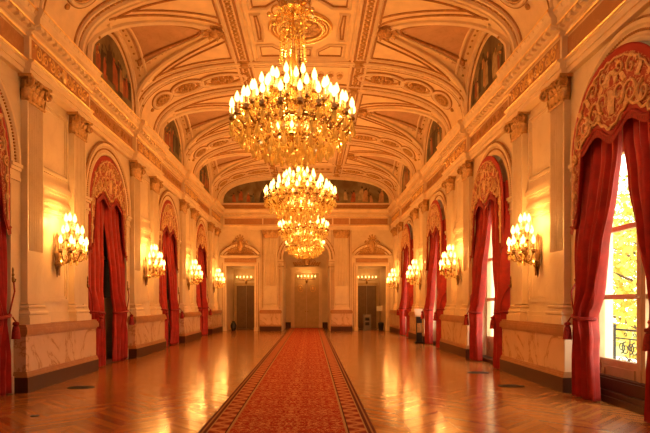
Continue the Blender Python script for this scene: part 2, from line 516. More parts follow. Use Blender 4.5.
# ------------------------------------------------------------------ pedestals, wall panels
def pedestal_bm(h, dp, L0=0):
    """stepped pedestal facing -Y: h half length, dp projection"""
    dark = MB(); mar = MB(); cap = MB()
    dark.box(-h-.03,h+.03,-dp-.05,0,0,.27)
    cap_low = MB()
    for z0,z1,e in ((.27,.30,.035),(.30,.34,.02),(.34,.37,.01)):
        cap_low.box(-h-e,h+e,-dp-e-.01,0,z0,z1)
    mar.box(-h,h,-dp,0,.37,1.0)
    for z0,z1,e in ((1.0,1.04,.015),(1.04,1.13,.05),(1.13,1.17,.035),(1.17,1.21,.01)):
        cap.box(-h-e,h+e,-dp-e,0,z0,z1)
    return dark, cap_low, mar, cap
def frame_rect(mb, x0,x1,z0,z1,w=.05,d=.03,y=0):
    mb.box(x0,x1,y-d,y,z0,z0+w); mb.box(x0,x1,y-d,y,z1-w,z1)
    mb.box(x0,x0+w,y-d,y,z0+w,z1-w); mb.box(x1-w,x1,y-d,y,z0+w,z1-w)
def make_pedestal():
    r = thing('wall_pedestal', (0,0,0), 'x', 'pedestal')
    d, c, m, k = pedestal_bm(1.60, .25)
    d.build('plinth', M['plinth'], r); c.build('base_moulding', M['redmarble'], r)
    m.build('dado', M['marble'], r); k.build('cornice_cap', M['redmarble'], r)
    return r
def place(proto, used, loc, rz, label, group=None):
    o = proto if not used else copy_tree(proto)
    o.location = loc; o.rotation_euler = (0,0,rz)
    o['label'] = label
    if group: o['group'] = group
    return o
ped = make_pedestal(); used = False
for s in (-1,1):
    for i, p in enumerate(PAIRS):
        h = 1.6
        place(ped, used, (X(s,WALL), p, 0), side_rot(s),
              'veined marble pedestal with dark plinth under the %s sconce on the %s wall' % (ORD[i], SN[s]), 'marble pedestals along the side walls')
        used = True
# boiserie panels between the pilasters (part of the wall setting)
n = 30
for s in (-1,1):
    for i, p in enumerate(PAIRS):
        mb = MB()
        frame_rect(mb, -.60,.60,4.22,5.62,.06,.035); frame_rect(mb, -.50,.50,4.32,5.52,.03,.02)
        for z0,z1,d in ((3.62,3.70,.05),(3.70,3.74,.025),(3.86,3.92,.03),(3.92,4.02,.07),(4.02,4.06,.04)):
            mb.box(-.69,.69,-d,0,z0,z1)
        frame_rect(mb, -.60,.60,1.62,3.52,.06,.035); frame_rect(mb, -.50,.50,1.72,3.42,.025,.02)
        mb.box(-.69,.69,-.06,0,1.21,1.34); mb.box(-.69,.69,-.035,0,1.34,1.42)
        o = mb.build('trim_%d' % n, M['stone']); n += 1
        o.location = (X(s,WALL), p, 0); o.rotation_euler = (0,0,side_rot(s))
        struct(o, 'panel mouldings behind the %s sconce on the %s wall' % (ORD[i], SN[s]))

# ------------------------------------------------------------------ pilasters
def capital_mb(w, d, z0, z1):
    mb = MB(); H = z1-z0; hw = w/2
    mb.box(-hw*.96, hw*.96, -d*.95, 0, z0, z1-.05)
    mb.tube([(-hw-.01,-d-.01,z0+.015),(hw+.01,-d-.01,z0+.015)], .022, 6)
    for k in range(4):                                  # lower leaves
        u = -hw*.78+k*hw*.52
        leaf(mb, (u,-d,z0+.02), (0,0,1), (0,-1,0), w*.25, H*.40, .42)
    for k in range(3):
        u = -hw*.52+k*hw*.52
        leaf(mb, (u,-d-.01,z0+.06), (0,0,1), (0,-1,0), w*.24, H*.62, .34)
    for e in (-1,1):
        leaf(mb, (e*hw,-d*.5,z0+.02), (0,0,1), (e,0,0), d*.8, H*.42, .4)
        leaf(mb, (e*hw,-d,z0+.05), (0,0,1), (e*.7,-.7,0), w*.22, H*.62, .42)
        # corner volutes
        for ax in (0,1):
            mp = (lambda a,b: (a, -d-.07, b)) if ax == 0 else (lambda a,b: (e*(hw+.07), -d-.06+ (a-e*(hw-.02)), b))
            spiral(mb, (e*(hw-.02), z1-.15), .095, 1.6, pi/2, .030, mp, -e, 18, 6)
    mb.ball((0,-d-.07,z1-.07), .06, .05, .06, 8, 5)     # central flower
    for k in range(6):
        a = pi*k/3; mb.ball((.07*cos(a),-d-.06,z1-.07+.06*sin(a)), .03, n=6, m=4)
    pr = [(-hw-.10,0),(-hw-.10,-d-.12),(-hw*.4,-d-.06),(hw*.4,-d-.06),(hw+.10,-d-.12),(hw+.10,0)]
    mb.extrude(pr, lambda a,b,t: (a,b,t), [z1-.05, z1])
    return mb
def shaft_mb(w, d, z0, zf, z1, nf=7):
    mb = MB(); hw = w/2
    mb.box(-hw,hw,-d,0,z0,zf)
    pr = [(-hw,0),(-hw,-d)]; mg = .045; fw = (w-2*mg)/nf
    for k in range(nf):
        a = -hw+mg+k*fw
        for t in range(7):
            ph = pi*t/6; c = a+fw/2
            pr.append((c-fw*.40*cos(ph), -d+fw*.60*sin(ph)))
    pr += [(hw,-d),(hw,0)]
    mb.extrude(pr, lambda a,b,t: (a,b,t), [zf, z1])
    return mb
def base_mb(w, d, z0, z1):
    mb = MB(); hw = w/2; H = z1-z0
    for a,b,e in ((0,.32,.09),(.32,.40,.065),(.62,.70,.045),(.92,1.0,.02)):
        mb.box(-hw-e,hw+e,-d-e,0,z0+a*H,z0+b*H)
    for zc, rr, e in ((.51,.042,.055),(.80,.032,.025)):
        z = z0+zc*H
        mb.box(-hw-e+.02,hw+e-.02,-d-e+.02,0,z-rr,z+rr)
        mb.tube([(-hw-e+.02,0,z),(-hw-e+.02,-d-e+.02,z),(hw+e-.02,-d-e+.02,z),(hw+e-.02,0,z)], rr, 8)
    return mb
def make_pilaster(w, d):
    r = thing('pilaster', (0,0,0), 'x', 'pilaster')
    base_mb(w, d, 0, .40).build('base', M['plaster'], r)
    shaft_mb(w, d, .40, 1.36, 4.12).build('shaft', M['stone'], r)
    capital_mb(w, d, 4.10, 4.57).build('capital', M['relief'], r, smooth=True)
    return r
pil = make_pilaster(.62, .13); used = False
for s in (-1,1):
    for i, p in enumerate(PAIRS):
        for e, nm in ((-1,'nearer'),(1,'farther')):
            place(pil, used, (X(s,WALL), p+e*1.0, 1.21), side_rot(s),
                  'fluted cream pilaster, %s one flanking the %s sconce on the %s wall' % (nm, ORD[i], SN[s]),
                  'fluted pilasters along the side walls'); used = True

# ------------------------------------------------------------------ windows
def window_mb(dark):
    fr = MB(); gl = MB(); pn = MB(); y = .30; R = 1.33
    bottom = .10
    for e in (-1,1):
        fr.box(min(e*R,e*(R-.10)), max(e*R,e*(R-.10)), y-.05,y+.05, bottom, SPR)
    fr.box(-.11,.11,y-.06,y+.06,bottom,SPR)
    fr.box(-.025,.025,y-.085,y-.05,bottom,SPR)
    for z0,z1 in ((bottom,.16),(1.66,1.74),(2.78,2.86),(SPR-.07,SPR+.07)): fr.box(-R,R,y-.045,y+.045,z0,z1)
    fr.extrude([(R-.10,y-.05),(R,y-.05),(R,y+.05),(R-.10,y+.05)], lambda r,d,t: (-r*cos(t), d, SPR+r*sin(t)), [pi*k/24 for k in range(25)])
    for a in (pi*.3, pi*.5, pi*.7):
        if dark: fr.tube([(0,y,SPR),(R*.95*cos(a),y,SPR+R*.95*sin(a))], .03, 4)
    low = 1.66 if dark else .66
    for e in (-1,1):
        x0, x1 = sorted((e*.11, e*(R-.10)))
        pn.box(x0,x1,y-.02,y+.02,.16,low)
        frame_rect(pn, x0+.10,x1-.10,.24,low-.12,.04,.025,y-.02)
        pn.box(x0,x1,y-.04,y+.03,low-.07,low)
        gl.quad((x0,y,low),(x1,y,low),(x1,y,SPR),(x0,y,SPR))
    pts = [((R-.1)*cos(pi-pi*i/20), SPR+(R-.1)*sin(pi-pi*i/20)) for i in range(21)]
    pn.extrude([(u,z) for u,z in pts], lambda a,b,t: (a,t,b), [y-.02,y+.02])
    return fr, gl, pn
wn = 1
for s in (-1,1):
    for i, b in enumerate(BAYS):
        fr, gl, pn = window_mb(s < 0)
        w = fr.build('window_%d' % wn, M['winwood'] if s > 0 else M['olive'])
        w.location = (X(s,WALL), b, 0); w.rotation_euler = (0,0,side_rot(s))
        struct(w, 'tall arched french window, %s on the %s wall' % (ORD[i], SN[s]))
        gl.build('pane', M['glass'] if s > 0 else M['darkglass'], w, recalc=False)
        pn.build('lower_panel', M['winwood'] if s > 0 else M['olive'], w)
        st = MB(); st.box(-OPW,OPW,.02 if s<0 else -.02,.40,0,.10)
        if s > 0 and i == 0:
            st.box(-OPW,OPW,.02,.249,.10,.18); st.box(-OPW,OPW,.10,.249,.18,.36); st.box(-OPW,OPW,.14,.249,.36,.39)
        st.build('sill', M['plinth'], w)
        if s > 0:
            hd = MB(); hd.tube([(.0,y_,1.70) for y_ in (.21,.17)], .012, 6); hd.tube([(-.0,.17,1.70),(.09,.16,1.69)], .014, 6)
            hd.build('handle', M['bronze'], w)
        wn += 1

# ------------------------------------------------------------------ curtains
def lerp_table(tb, z):
    for (z0,a0),(z1,a1) in zip(tb, tb[1:]):
        if z0 >= z >= z1:
            t = (z0-z)/(z0-z1); t = t*t*(3-2*t)*.5+t*.5
            return a0+(a1-a0)*t
    return tb[-1][1]
def make_curtain(e, seed, inner, outer, dy=0.0):
    """one drape on the +x (e=1) or -x side of a window; local origin on the floor at the window centre"""
    r = thing('curtain', (0,0,0), 'x', 'curtain')
    rn = random.Random(seed)
    ph = [rn.uniform(0,6.28) for _ in range(4)]
    def fn(u, v):
        z = 4.55*(1-v)+.02*v
        a, b = lerp_table(inner, z), lerp_table(outer, z)
        w = b-a; pinch = max(0, 1-abs(z-1.35)/.55)
        x = b-w*u + .012*sin(14*u+ph[0]+z*1.2)
        amp = .050+.060*min(1,max(0,(1.1-w)/.6))*(1-.35*pinch)
        yy = .05+.07*min(1,max(0,(z-2.6)/1.2)) + amp*(sin(2*pi*7.5*u+ph[1]+.5*sin(z*1.3+ph[2])) + .35*sin(2*pi*11*u+ph[3]))
        yy -= .10*pinch*sin(pi*u) + (.06*min(1,max(0,(1.35-z)/.6))) + .05*sin(pi*u)*max(0,min(1,(4-z)/2.5))
        return (e*x, yy-dy, z)
    mb = MB(); mb.grid(fn, 84, 60)
    o = mb.build('drape', M['curtain'], r, smooth=True)
    sm = o.modifiers.new('thickness','SOLIDIFY'); sm.thickness = .012
    # lining edge, tie-back band, cord to the wall hook, tassel
    mb = MB()
    ia, ib = lerp_table(inner, 1.35), lerp_table(outer, 1.35); ic, ih = (ia+ib)/2, (ib-ia)/2+.02
    ring = [(e*(ic+ih*cos(t)), -.03-dy+.16*sin(t), 1.36+.03*cos(t)) for t in [2*pi*k/24 for k in range(24)]]
    mb.tube(ring, .032, 6, True)
    mb.tube([(e*ib,-.08-dy,1.40),(e*(ib+.04),-.10-dy,1.58),(e*(ib*.3+.99),-.10-dy*.6,1.80),(e*1.42,-.05,1.98)], .015, 6)
    mb.build('tieback', M['fringe'], r, smooth=True)
    mb = MB()
    mb.lathe([(.012,.30),(.05,.285),(.055,.25),(.03,.23),(.045,.22),(.062,.14),(.075,0)], (e*(ib-.10),-.25-dy,.98), 10)
    mb.tube([(e*(ib-.10),-.19-dy,1.36),(e*(ib-.10),-.25-dy,1.27)], .012, 5)
    mb.build('tassel', M['fringe'], r, smooth=True)
    mb = MB()
    mb.ball((e*1.42,-.035,2.02), .035, .03, .06); mb.tube([(e*1.42,-.0,2.0),(e*1.42,-.075,1.98),(e*1.42,-.085,2.03)], .012, 6)
    mb.lathe([(.01,.0),(.03,.03),(.012,.07),(.02,.12),(.002,.17)], (e*1.42,-.035,2.07), 8)
    mb.build('tieback_hook', M['bronze'], r)
    return r
# valance
def val_bottom(u):
    a = abs(u)
    if a < .92: return 4.23+.10*(-cos(2*pi*a/.92))+.03*a
    if a < 1.08:
        t = (a-.92)/.16
        return (4.16*(1-t)+3.15*t)
    return 3.15-.28*min(1,(a-1.08)/.14)+.05*max(0,(a-1.22)/.1)
def make_valance_obj():
    r = thing('valance', (0,0,0), 'x', 'valance')
    us = sorted(set([round(-1.32+2.64*i/96,4) for i in range(97)]+[-1.08,1.08,-.92,.92]))
    NV = 22; vs = []; mg = []
    R = 1.325
    for u in us:
        top = SPR+sqrt(max(0,R*R-u*u)); bot = val_bottom(u)
        for j in range(NV+1):
            z = bot+(top-bot)*j/NV
            yy = -.035-.03*sin(pi*j/NV)*(1-abs(u)/1.5)+.012*sin(9*u)*(1-j/NV)
            vs.append((u,yy,z))
            dr = R-sqrt(u*u+(max(z-SPR,0))**2)
            mg.append(min(dr, z-bot))
    n = len(us); fs = [(i*(NV+1)+j, (i+1)*(NV+1)+j, (i+1)*(NV+1)+j+1, i*(NV+1)+j+1) for i in range(n-1) for j in range(NV)]
    mb = MB(); mb.add(vs, fs)
    o = mb.build('cloth', M['brocade'], r, smooth=True)
    at = o.data.attributes.new('margin','FLOAT','POINT'); at.data.foreach_set('value', mg)
    sm = o.modifiers.new('thickness','SOLIDIFY'); sm.thickness = .02
    # fringe along the lower edge
    mb = MB(); k = 0
    pts = [(u, -.055, val_bottom(u)) for u in us]
    for (u0,y0,z0),(u1,y1,z1) in zip(pts, pts[1:]):
        mb.quad((u0,y0,z0+.02),(u1,y1,z1+.02),(u1,y1-.01,z1-.10),(u0,y0-.01,z0-.10-.01*(k%2))); k += 1
    mb.tube([(u,y,z+.015) for u,y,z in pts], .020, 6)
    mb.build('fringe', M['fringe'], r)
    # cream applique scrolls
    mb = MB(); f = lambda a,b: (a, -.075+.01*abs(a), b)
    def mir(fnc):
        for e in (-1,1): fnc(e)
    mb.tube([f(u, val_bottom(u)+.13+.02*sin(u*30)) for u in us if abs(u) < .95], .022, 5)
    for e in (-1,1):
        mb.tube([f(e*1.20, 3.05+k*.1+0*k) for k in range(12)], .018, 5)
        for (u,z,rr,tn,a0,dd) in ((.22,4.72,.17,1.4,-pi/2,1),(.50,4.62,.20,1.5,pi,-1),(.80,4.52,.16,1.5,pi/2,1),(.52,5.00,.15,1.3,0,1),
                                  (.98,4.30,.13,1.4,pi/2,-1),(.22,5.10,.12,1.3,pi,1),(1.18,3.75,.07,1.3,pi/2,1),(1.20,3.45,.06,1.3,-pi/2,-1),(1.16,4.05,.09,1.3,pi/2,1)):
            spiral(mb, (e*u,z), rr, tn, a0 if e>0 else pi-a0, .024, f, dd*e, 22, 5)
        for (u,z,a,w,h) in ((.36,4.85,2.2,.10,.18),(.65,4.80,.9,.10,.2),(.9,4.72,.6,.09,.16),(.12,4.90,1.9,.08,.2),(.35,4.45,1.2,.09,.14),(.68,4.42,.8,.09,.14)):
            leaf(mb, (e*u,-.06,z), (e*cos(a),0,sin(a)), (0,-1,0), w, h, .08)
    arc = [(1.17*cos(pi-pi*k/40), SPR+1.17*sin(pi-pi*k/40)) for k in range(41)]
    mb.tube([f(u+.02*cos(9*i), z+.02*sin(9*i)) for i,(u,z) in enumerate(arc)], .016, 5)
    leaf(mb, (0,-.06,4.46), (0,0,1), (0,-1,0), .2, .36, .06)
    for k in range(7):
        a = pi*k/6; mb.ball((.15*cos(a),-.075,4.95+.13*sin(a)), .045, .02, .045, 6, 4)
    mb.build('embroidery', M['applique'], r, smooth=True)
    return r
val = make_valance_obj(); used = False
IN_L = [(4.55,.03),(3.9,.04),(3.0,.17),(2.0,.33),(1.35,.52),(.9,.42),(.02,.34)]; OUT_L = [(4.55,1.30),(2.0,1.31),(1.35,1.22),(.02,1.27)]
IN_F = [(4.55,.03),(4.0,.04),(3.4,.13),(2.4,.35),(1.8,.49),(1.35,.68),(1.0,.56),(.02,.46)]; OUT_F = [(4.55,1.30),(2.4,1.30),(1.35,1.12),(.02,1.24)]
IN_N = [(4.55,.03),(4.0,.06),(3.4,.24),(2.6,.60),(1.9,.94),(1.35,1.07),(1.0,1.02),(.02,.95)]; OUT_N = [(4.55,1.30),(1.9,1.33),(1.35,1.33),(.02,1.39)]
PRO = .15                    # the pelmets of the window wall stand proud of it
CUR = {(-1,1): make_curtain(1,3,IN_L,OUT_L), (-1,-1): make_curtain(-1,5,IN_L,OUT_L),
       (1,1): make_curtain(1,7,IN_N,OUT_N,PRO), (1,-1): make_curtain(-1,9,IN_F,OUT_F,PRO)}
CUSED = set()
for s in (-1,1):
    for i, b in enumerate(BAYS):
        loc = (X(s,WALL), b, 0)
        place(val, used, (X(s,WALL-(PRO if s > 0 else 0)), b, 0), side_rot(s), 'scalloped red and cream brocade valance over the %s %s window' % (ORD[i], SN[s]), 'brocade valances'); used = True
        for e in (-1,1):
            nearer = (e < 0) if s < 0 else (e > 0)     # local x runs +Y on the left wall, -Y on the right
            if s < 0 and i == 0 and nearer: continue    # far outside the frame
            pr = CUR[(s,e)]; us = (s,e) in CUSED; CUSED.add((s,e))
            place(pr, us, loc, side_rot(s), 'red velvet curtain on the %s side of the %s %s window' % ('near' if nearer else 'far', ORD[i], SN[s]), 'tied back red curtains')

# ------------------------------------------------------------------ candles shared by lamps
candle_m = MB(); candle_m.lathe([(.010,-.03),(.045,-.005),(.05,.01),(.02,.012),(.017,.03),(.015,.11),(.006,.115)], (0,0,0), 8)
bulb_m = MB(); bulb_m.lathe([(.008,.0),(.030,.025),(.040,.055),(.031,.10),(.014,.14),(.002,.165)], (0,0,.11), 8)
_c = candle_m.build('candle', M['candle'], None, smooth=True); CANDLE = _c.data
_b = bulb_m.build('bulb', M['bulb'], None, smooth=True); BULB = _b.data
bpy.data.objects.remove(_c); bpy.data.objects.remove(_b)
def put(name, me, parent, loc, rz=0, sc_=1):
    o = bpy.data.objects.new(name, me); COL.objects.link(o); o.parent = parent
    o.location = loc; o.rotation_euler = (0,0,rz); o.scale = (sc_,)*3
    return o
def candle(parent, loc, sc_=1):
    c = put('candle', CANDLE, parent, loc, 0, sc_); put('bulb', BULB, c, (0,0,0))
dm = MB(); dm.lathe([(.004,.0),(.012,-.03),(.030,-.075),(.034,-.10),(.022,-.135),(.003,-.15)], (0,0,0), 6)
_d = dm.build('crystal_drop', M['crystal']); DROP = _d.data; bpy.data.objects.remove(_d)

# ------------------------------------------------------------------ chandeliers
LCOL = (1,.41,.095)
def lamp(name, loc, power, rad=.06, col=LCOL):
    l = bpy.data.lights.new(name, 'POINT'); l.energy = power; l.color = col; l.shadow_soft_size = rad
    o = bpy.data.objects.new(name, l); COL.objects.link(o); o.location = loc
    return o
ZB = 3.72
CH_TIERS = ((.92,4.36,22,1.0,0),(.76,4.52,17,1.0,.2),(.58,4.68,13,1.0,0),(.36,4.84,9,1.0,.3))
def make_chandelier():
    r = thing('chandelier', (0,0,0), 'x', 'chandelier')
    z = lambda a: a-ZB
    mb = MB()
    mb.tube([(0,0,z(6.3)),(0,0,z(8.72))], .025, 8)
    for k in range(9): mb.ball((0,0,z(6.45+k*.25)), .045, .045, .06, 8, 5)
    mb.build('hanging_rod', M['bronze'], r, smooth=True)
    mb = MB()
    mb.lathe([(.03,4.0),(.10,4.05),(.16,4.15),(.07,4.28),(.05,4.5),(.11,4.62),(.06,4.75),(.05,5.0),(.09,5.15),(.05,5.3),(.03,5.6),(.07,5.72),(.03,5.85),(.03,6.3)], (0,0,-ZB), 14)
    mb.build('stem', M['brass'], r, smooth=True)
    mb = MB()                                              # crown at the top
    mb.lathe([(.16,6.02),(.19,6.04),(.19,6.10),(.16,6.12)], (0,0,-ZB), 18)
    for k in range(10):
        a = 2*pi*k/10
        leaf(mb, (.17*cos(a),.17*sin(a),z(6.10)), (0,0,1), (cos(a),sin(a),0), .10, .22, .35)
        mb.tube([(.18*cos(a),.18*sin(a),z(6.12)),(.25*cos(a),.25*sin(a),z(6.22)),(.10*cos(a),.10*sin(a),z(6.42)),(.02*cos(a),.02*sin(a),z(6.5))], .014, 5)
    for k in range(8):
        a = 2*pi*k/8+.2; ca, sa = cos(a), sin(a)
        spiral(mb, (.24, z(6.00)), .12, 1.3, pi, .018, lambda q,w_: (q*ca,q*sa,w_), -1, 16, 5)
        spiral(mb, (.16, z(5.62)), .09, 1.3, pi/2, .015, lambda q,w_: (q*ca,q*sa,w_), 1, 14, 5)
        mb.ball((.36*ca,.36*sa,z(5.95)), .035)
    mb.build('crown', M['brass'], r, smooth=True)
    mb = MB()                                              # gallery rings
    for R, zz in ((.58,4.28),(.42,4.52),(.28,4.78),(.40,4.06)):
        mb.tube([(R*cos(2*pi*k/36),R*sin(2*pi*k/36),z(zz)) for k in range(36)], .026, 6, True)
        for k in range(6):
            a = pi*k/3; mb.tube([(0,0,z(zz)),(R*cos(a),R*sin(a),z(zz))], .012, 5)
    mb.build('gallery_ring', M['bronze'], r, smooth=True)
    arms = []
    for ti, (R, zz, n, sc_, a0) in enumerate(CH_TIERS):
        am = MB(); R0 = R*.55
        am.tube([(R0,0,z(zz-.10)),(R0+(R-R0)*.3,0,z(zz-.20)),(R0+(R-R0)*.65,0,z(zz-.22)),(R*.96,0,z(zz-.13)),(R,0,z(zz-.02))], .014, 6)
        spiral(am, (R0+(R-R0)*.45, z(zz-.12)), .07, 1.2, -pi/2, .012, lambda a,b: (a,0,b), 1, 12, 4)
        am.ball((R,0,z(zz-.05)), .05, .05, .03, 8, 5)
        ao = am.build('arm', M['bronze'], r, smooth=True)
        for k in range(n):
            a = a0+2*pi*k/n
            if k == 0: ao.rotation_euler = (0,0,a)
            else: put('arm', ao.data, r, (0,0,0), a)
            candle(r, (R*cos(a),R*sin(a),z(zz)), sc_)
    for k in range(8):
        a = 2*pi*k/8; candle(r, (.30*cos(a),.30*sin(a),z(4.08)), .75)
    # crystal drops one by one: under the outer cups and along the lower basket
    for k in range(22):
        a = 2*pi*(k+.0)/22
        put('crystal_drop', DROP, r, (.92*cos(a),.92*sin(a),z(4.30)), a, 1.25)
    for R, zz, n, sc_ in ((.78,4.16,24,1.35),(.60,4.02,20,1.3),(.42,3.95,14,1.3),(.22,3.92,8,1.2)):
        for k in range(n):
            a = 2*pi*(k+.5)/n
            put('crystal_drop', DROP, r, (R*cos(a),R*sin(a),z(zz)), a, sc_)
    put('crystal_drop', DROP, r, (0,0,z(3.98)), 0, 1.7)
    # garlands of beads, far too many to count
    mb = MB(); rn = random.Random(11)
    def bead(p, q): mb.lathe([(.003,-q),(q,0),(.003,q*1.1)], p, 5)
    def strand(p, q, sag, n, rr):
        for i in range(n):
            t = (i+.5)/n
            bead((p[0]+(q[0]-p[0])*t, p[1]+(q[1]-p[1])*t, p[2]+(q[2]-p[2])*t-sag*4*t*(1-t)), rr)
    for R, zz, n in ((.92,4.30,22),(.76,4.45,17),(.58,4.61,13)):
        for k in range(n):
            a, b = 2*pi*k/n, 2*pi*(k+1)/n
            strand((R*cos(a),R*sin(a),z(zz)), (R*cos(b),R*sin(b),z(zz)), .09, 7, .020)
    for k in range(30):
        a = 2*pi*k/30
        if k % 2 == 0: strand((.17*cos(a),.17*sin(a),z(6.03)), (.20*cos(a),.20*sin(a),z(5.25)), .05, 15, .016)   # upper tent
        if k % 3 == 0: strand((.19*cos(a),.19*sin(a),z(6.05)), (.34*cos(a),.34*sin(a),z(5.93)), .07, 5, .020)
        strand((.88*cos(a),.88*sin(a),z(4.28)), (.58*cos(a),.58*sin(a),z(4.02)), .05, 9, .022)
        strand((.58*cos(a),.58*sin(a),z(4.26)), (.20*cos(a),.20*sin(a),z(3.90)), .10, 10, .023)
        strand((.28*cos(a),.28*sin(a),z(4.95)), (.55*cos(a),.55*sin(a),z(4.55)), .05, 9, .020)
        strand((.50*cos(a),.50*sin(a),z(4.70)), (.80*cos(a),.80*sin(a),z(4.40)), .05, 9, .020)
    for k in range(260):
        a = rn.uniform(0,2*pi); R = sqrt(rn.uniform(.02,.74)); zz = 4.02+.30*R+rn.uniform(-.1,.22)
        bead((R*cos(a),R*sin(a),z(zz)), rn.uniform(.02,.038))
    o = mb.build('crystal_garland', M['crystal'], r); o['kind'] = 'stuff'
    return r
ch = make_chandelier()
CHLAB = ['nearest and largest-looking crystal chandelier with tiers of lit candles',
         'second crystal chandelier from the front, hanging below the carved ceiling rosette',
         'third crystal chandelier, small and partly overlapping the one behind it',
         'farthest crystal chandelier, just in front of the end wall arch']
CHF = (.76,1.0,1.25,1.55)
for i, b in enumerate(BAYS):
    place(ch, i > 0, (XC, b, ZB), .07*i, CHLAB[i], 'crystal chandeliers along the hall')
    for k in range(6):
        a = 2*pi*k/6+.26
        lamp('chandelier_light', (XC+.80*cos(a), b+.80*sin(a), 4.60), 25*CHF[i])
    for k in range(3):
        a = 2*pi*k/3+.5
        lamp('chandelier_light', (XC+.45*cos(a), b+.45*sin(a), 4.22), 11*CHF[i], .05)
    for k in range(3):
        a = 2*pi*k/3
        lamp('chandelier_light', (XC+.36*cos(a), b+.36*sin(a), 5.16), 25*CHF[i])

# ------------------------------------------------------------------ wall sconces
def make_sconce():
    r = thing('wall_sconce', (0,0,0), 'x', 'sconce')
    mb = MB()
    mb.lathe([(.01,-.02),(.03,.05),(.05,.14),(.10,.24),(.075,.34),(.11,.44),(.08,.56),(.05,.72),(.08,.80),(.02,.92)], (0,-.05,0), 12, 1, .45)
    spiral(mb, (.09,.28), .08, 1.3, pi, .016, lambda a,b: (a,-.08,b), 1, 14, 5)
    spiral(mb, (-.09,.28), .08, 1.3, 0, .016, lambda a,b: (a,-.08,b), -1, 14, 5)
    leaf(mb, (0,-.09,.02), (0,0,1), (0,-1,0), .10, .22, .2)
    mb.build('back_plate', M['bronze'], r, smooth=True)
    mb = MB()
    mb.tube([(0,-.06,.34),(0,-.20,.26),(0,-.28,.30),(0,-.30,.42),(0,-.30,.60)], .022, 6)
    mb.lathe([(.015,.40),(.05,.46),(.025,.56),(.035,.70),(.015,.85),(.03,.92),(.01,1.0)], (0,-.30,0), 10)
    mb.build('stem', M['bronze'], r, smooth=True)
    drops = []
    for R, zz, angs in ((.33,.52,(-95,-60,-25,25,60,95)),(.25,.76,(-75,-28,28,75,180)),(.13,1.0,(-60,60,180))):
        am = MB()
        am.tube([(0,0,zz-.12),(0,-R*.3,zz-.22),(0,-R*.7,zz-.20),(0,-R,zz-.03)], .013, 5)
        spiral(am, (-R*.45, zz-.13), .06, 1.2, -pi/2, .010, lambda a,b: (0,a,b), 1, 10, 4)
        am.ball((0,-R,zz-.04), .045, .045, .025, 8, 4)
        first = None
        for d in angs:
            a = radians(d)
            rr = R if abs(d) < 120 else R*.5
            if first is None:
                first = am.build('arm', M['bronze'], r, smooth=True); o = first; o.location = (0,-.30,0); o.rotation_euler = (0,0,a)
            else: o = put('arm', first.data, r, (0,-.30,0), a)
            if abs(d) > 120: o.scale = (1,.5,1)
            candle(r, (rr*sin(a), -.30-rr*cos(a), zz), 1.15)
            if R > .2: put('crystal_drop', DROP, r, (rr*sin(a), -.30-rr*cos(a), zz-.06), a, .8)
    for k in range(7):
        a = 2*pi*k/7; put('crystal_drop', DROP, r, (.16*sin(a), -.30-.16*cos(a), .36), a, .9)
    return r
scn = make_sconce(); used = False
for s in (-1,1):
    for i, p in enumerate(PAIRS):
        place(scn, used, (X(s,WALL-.02), p, 2.15), side_rot(s),
              'bronze candelabra sconce with lit candles, %s from the front on the %s wall' % (ORD[i], SN[s]), 'candelabra wall sconces'); used = True
        lamp('sconce_light', (X(s,WALL-.26), p, 3.30), 44, .10)
        lamp('sconce_light', (X(s,WALL-.62), p, 2.85), 52, .10)

# ------------------------------------------------------------------ vaulted ceiling
A, ZV, BV, NP = 4.95, 7.0, 1.85, 2.7
def Mz(o): 
    q = min(1, abs(o)/A)
    return ZV+BV*(1-q**NP)**(1/NP)
LR, LZ, LH = 1.75, 7.2, 1.56
def Lz(y):
    for b in BAYS+[2.25]:
        t = abs(y-b)/LR
        if t < 1: return LZ+LH*sqrt(1-t*t), y-b
    return None, None
def Cz(o, y):
    m = Mz(o); l, u = Lz(y)
    return max(m, l) if l else m
def CP(o, y, d=0.0): return (XC+o, y, Cz(o,y)-d)
os_ = [-A*sin(pi/2*(1-i/44)) if i < 44 else A*sin(pi/2*((i-44)/44)) for i in range(89)]
def split_long():
    ys = set()
    y = Y0
    while y <= YE: ys.add(round(y,3)); y += .1
    for b in BAYS+[2.25]:
        for k in range(41): ys.add(round(b-LR*cos(pi*k/40),4))
    ys.add(YE)
    return sorted(ys)
YS = split_long()
mb = MB()
vs = [CP(o,y) for y in YS for o in os_]; nx = len(os_)
mb.v = vs
for j in range(len(YS)-1):
    for i in range(nx-1):
        oc = (os_[i]+os_[i+1])/2; yc = (YS[j]+YS[j+1])/2
        mi = 0
        l, u = Lz(yc)
        if l and l > Mz(oc)+.03 and abs(oc) < 4.55 and abs(u) > .0:
            # reddish triangles in the cross vault web
            g = A*(1-min(1,(l-ZV)/BV)**NP)**(1/NP) if l > ZV else A
            if abs(oc) > g+.42 and abs(u) < 1.5: mi = 1
        mb.f.append((j*nx+i, j*nx+i+1, (j+1)*nx+i+1, (j+1)*nx+i)); mb.mi.append(mi)
# lunette tympana on the side walls
for s in (-1,1):
    for b in BAYS:
        n_ = 32
        for k in range(n_):
            u0, u1 = -LR*cos(pi*k/n_), -LR*cos(pi*(k+1)/n_)
            mb.quad((X(s,A),b+u0,6.9),(X(s,A),b+u1,6.9),(X(s,A),b+u1,Lz(b+u1*.9999)[0] or LZ),(X(s,A),b+u0,Lz(b+u0*.9999)[0] or LZ))
ceil = mb.build('ceiling', [M['ceil'], M['panelred']], recalc=False, smooth=False)
struct(ceil, 'coved and cross vaulted plaster ceiling with mouldings')
# outer roof slab so that no sky leaks in
mb = MB(); mb.box(X(-1,5.7), X(1,5.7), Y0-.3, YE+6, 9.0, 9.1)
struct(mb.build('trim_90', M['ceil']), 'roof slab above the vault')

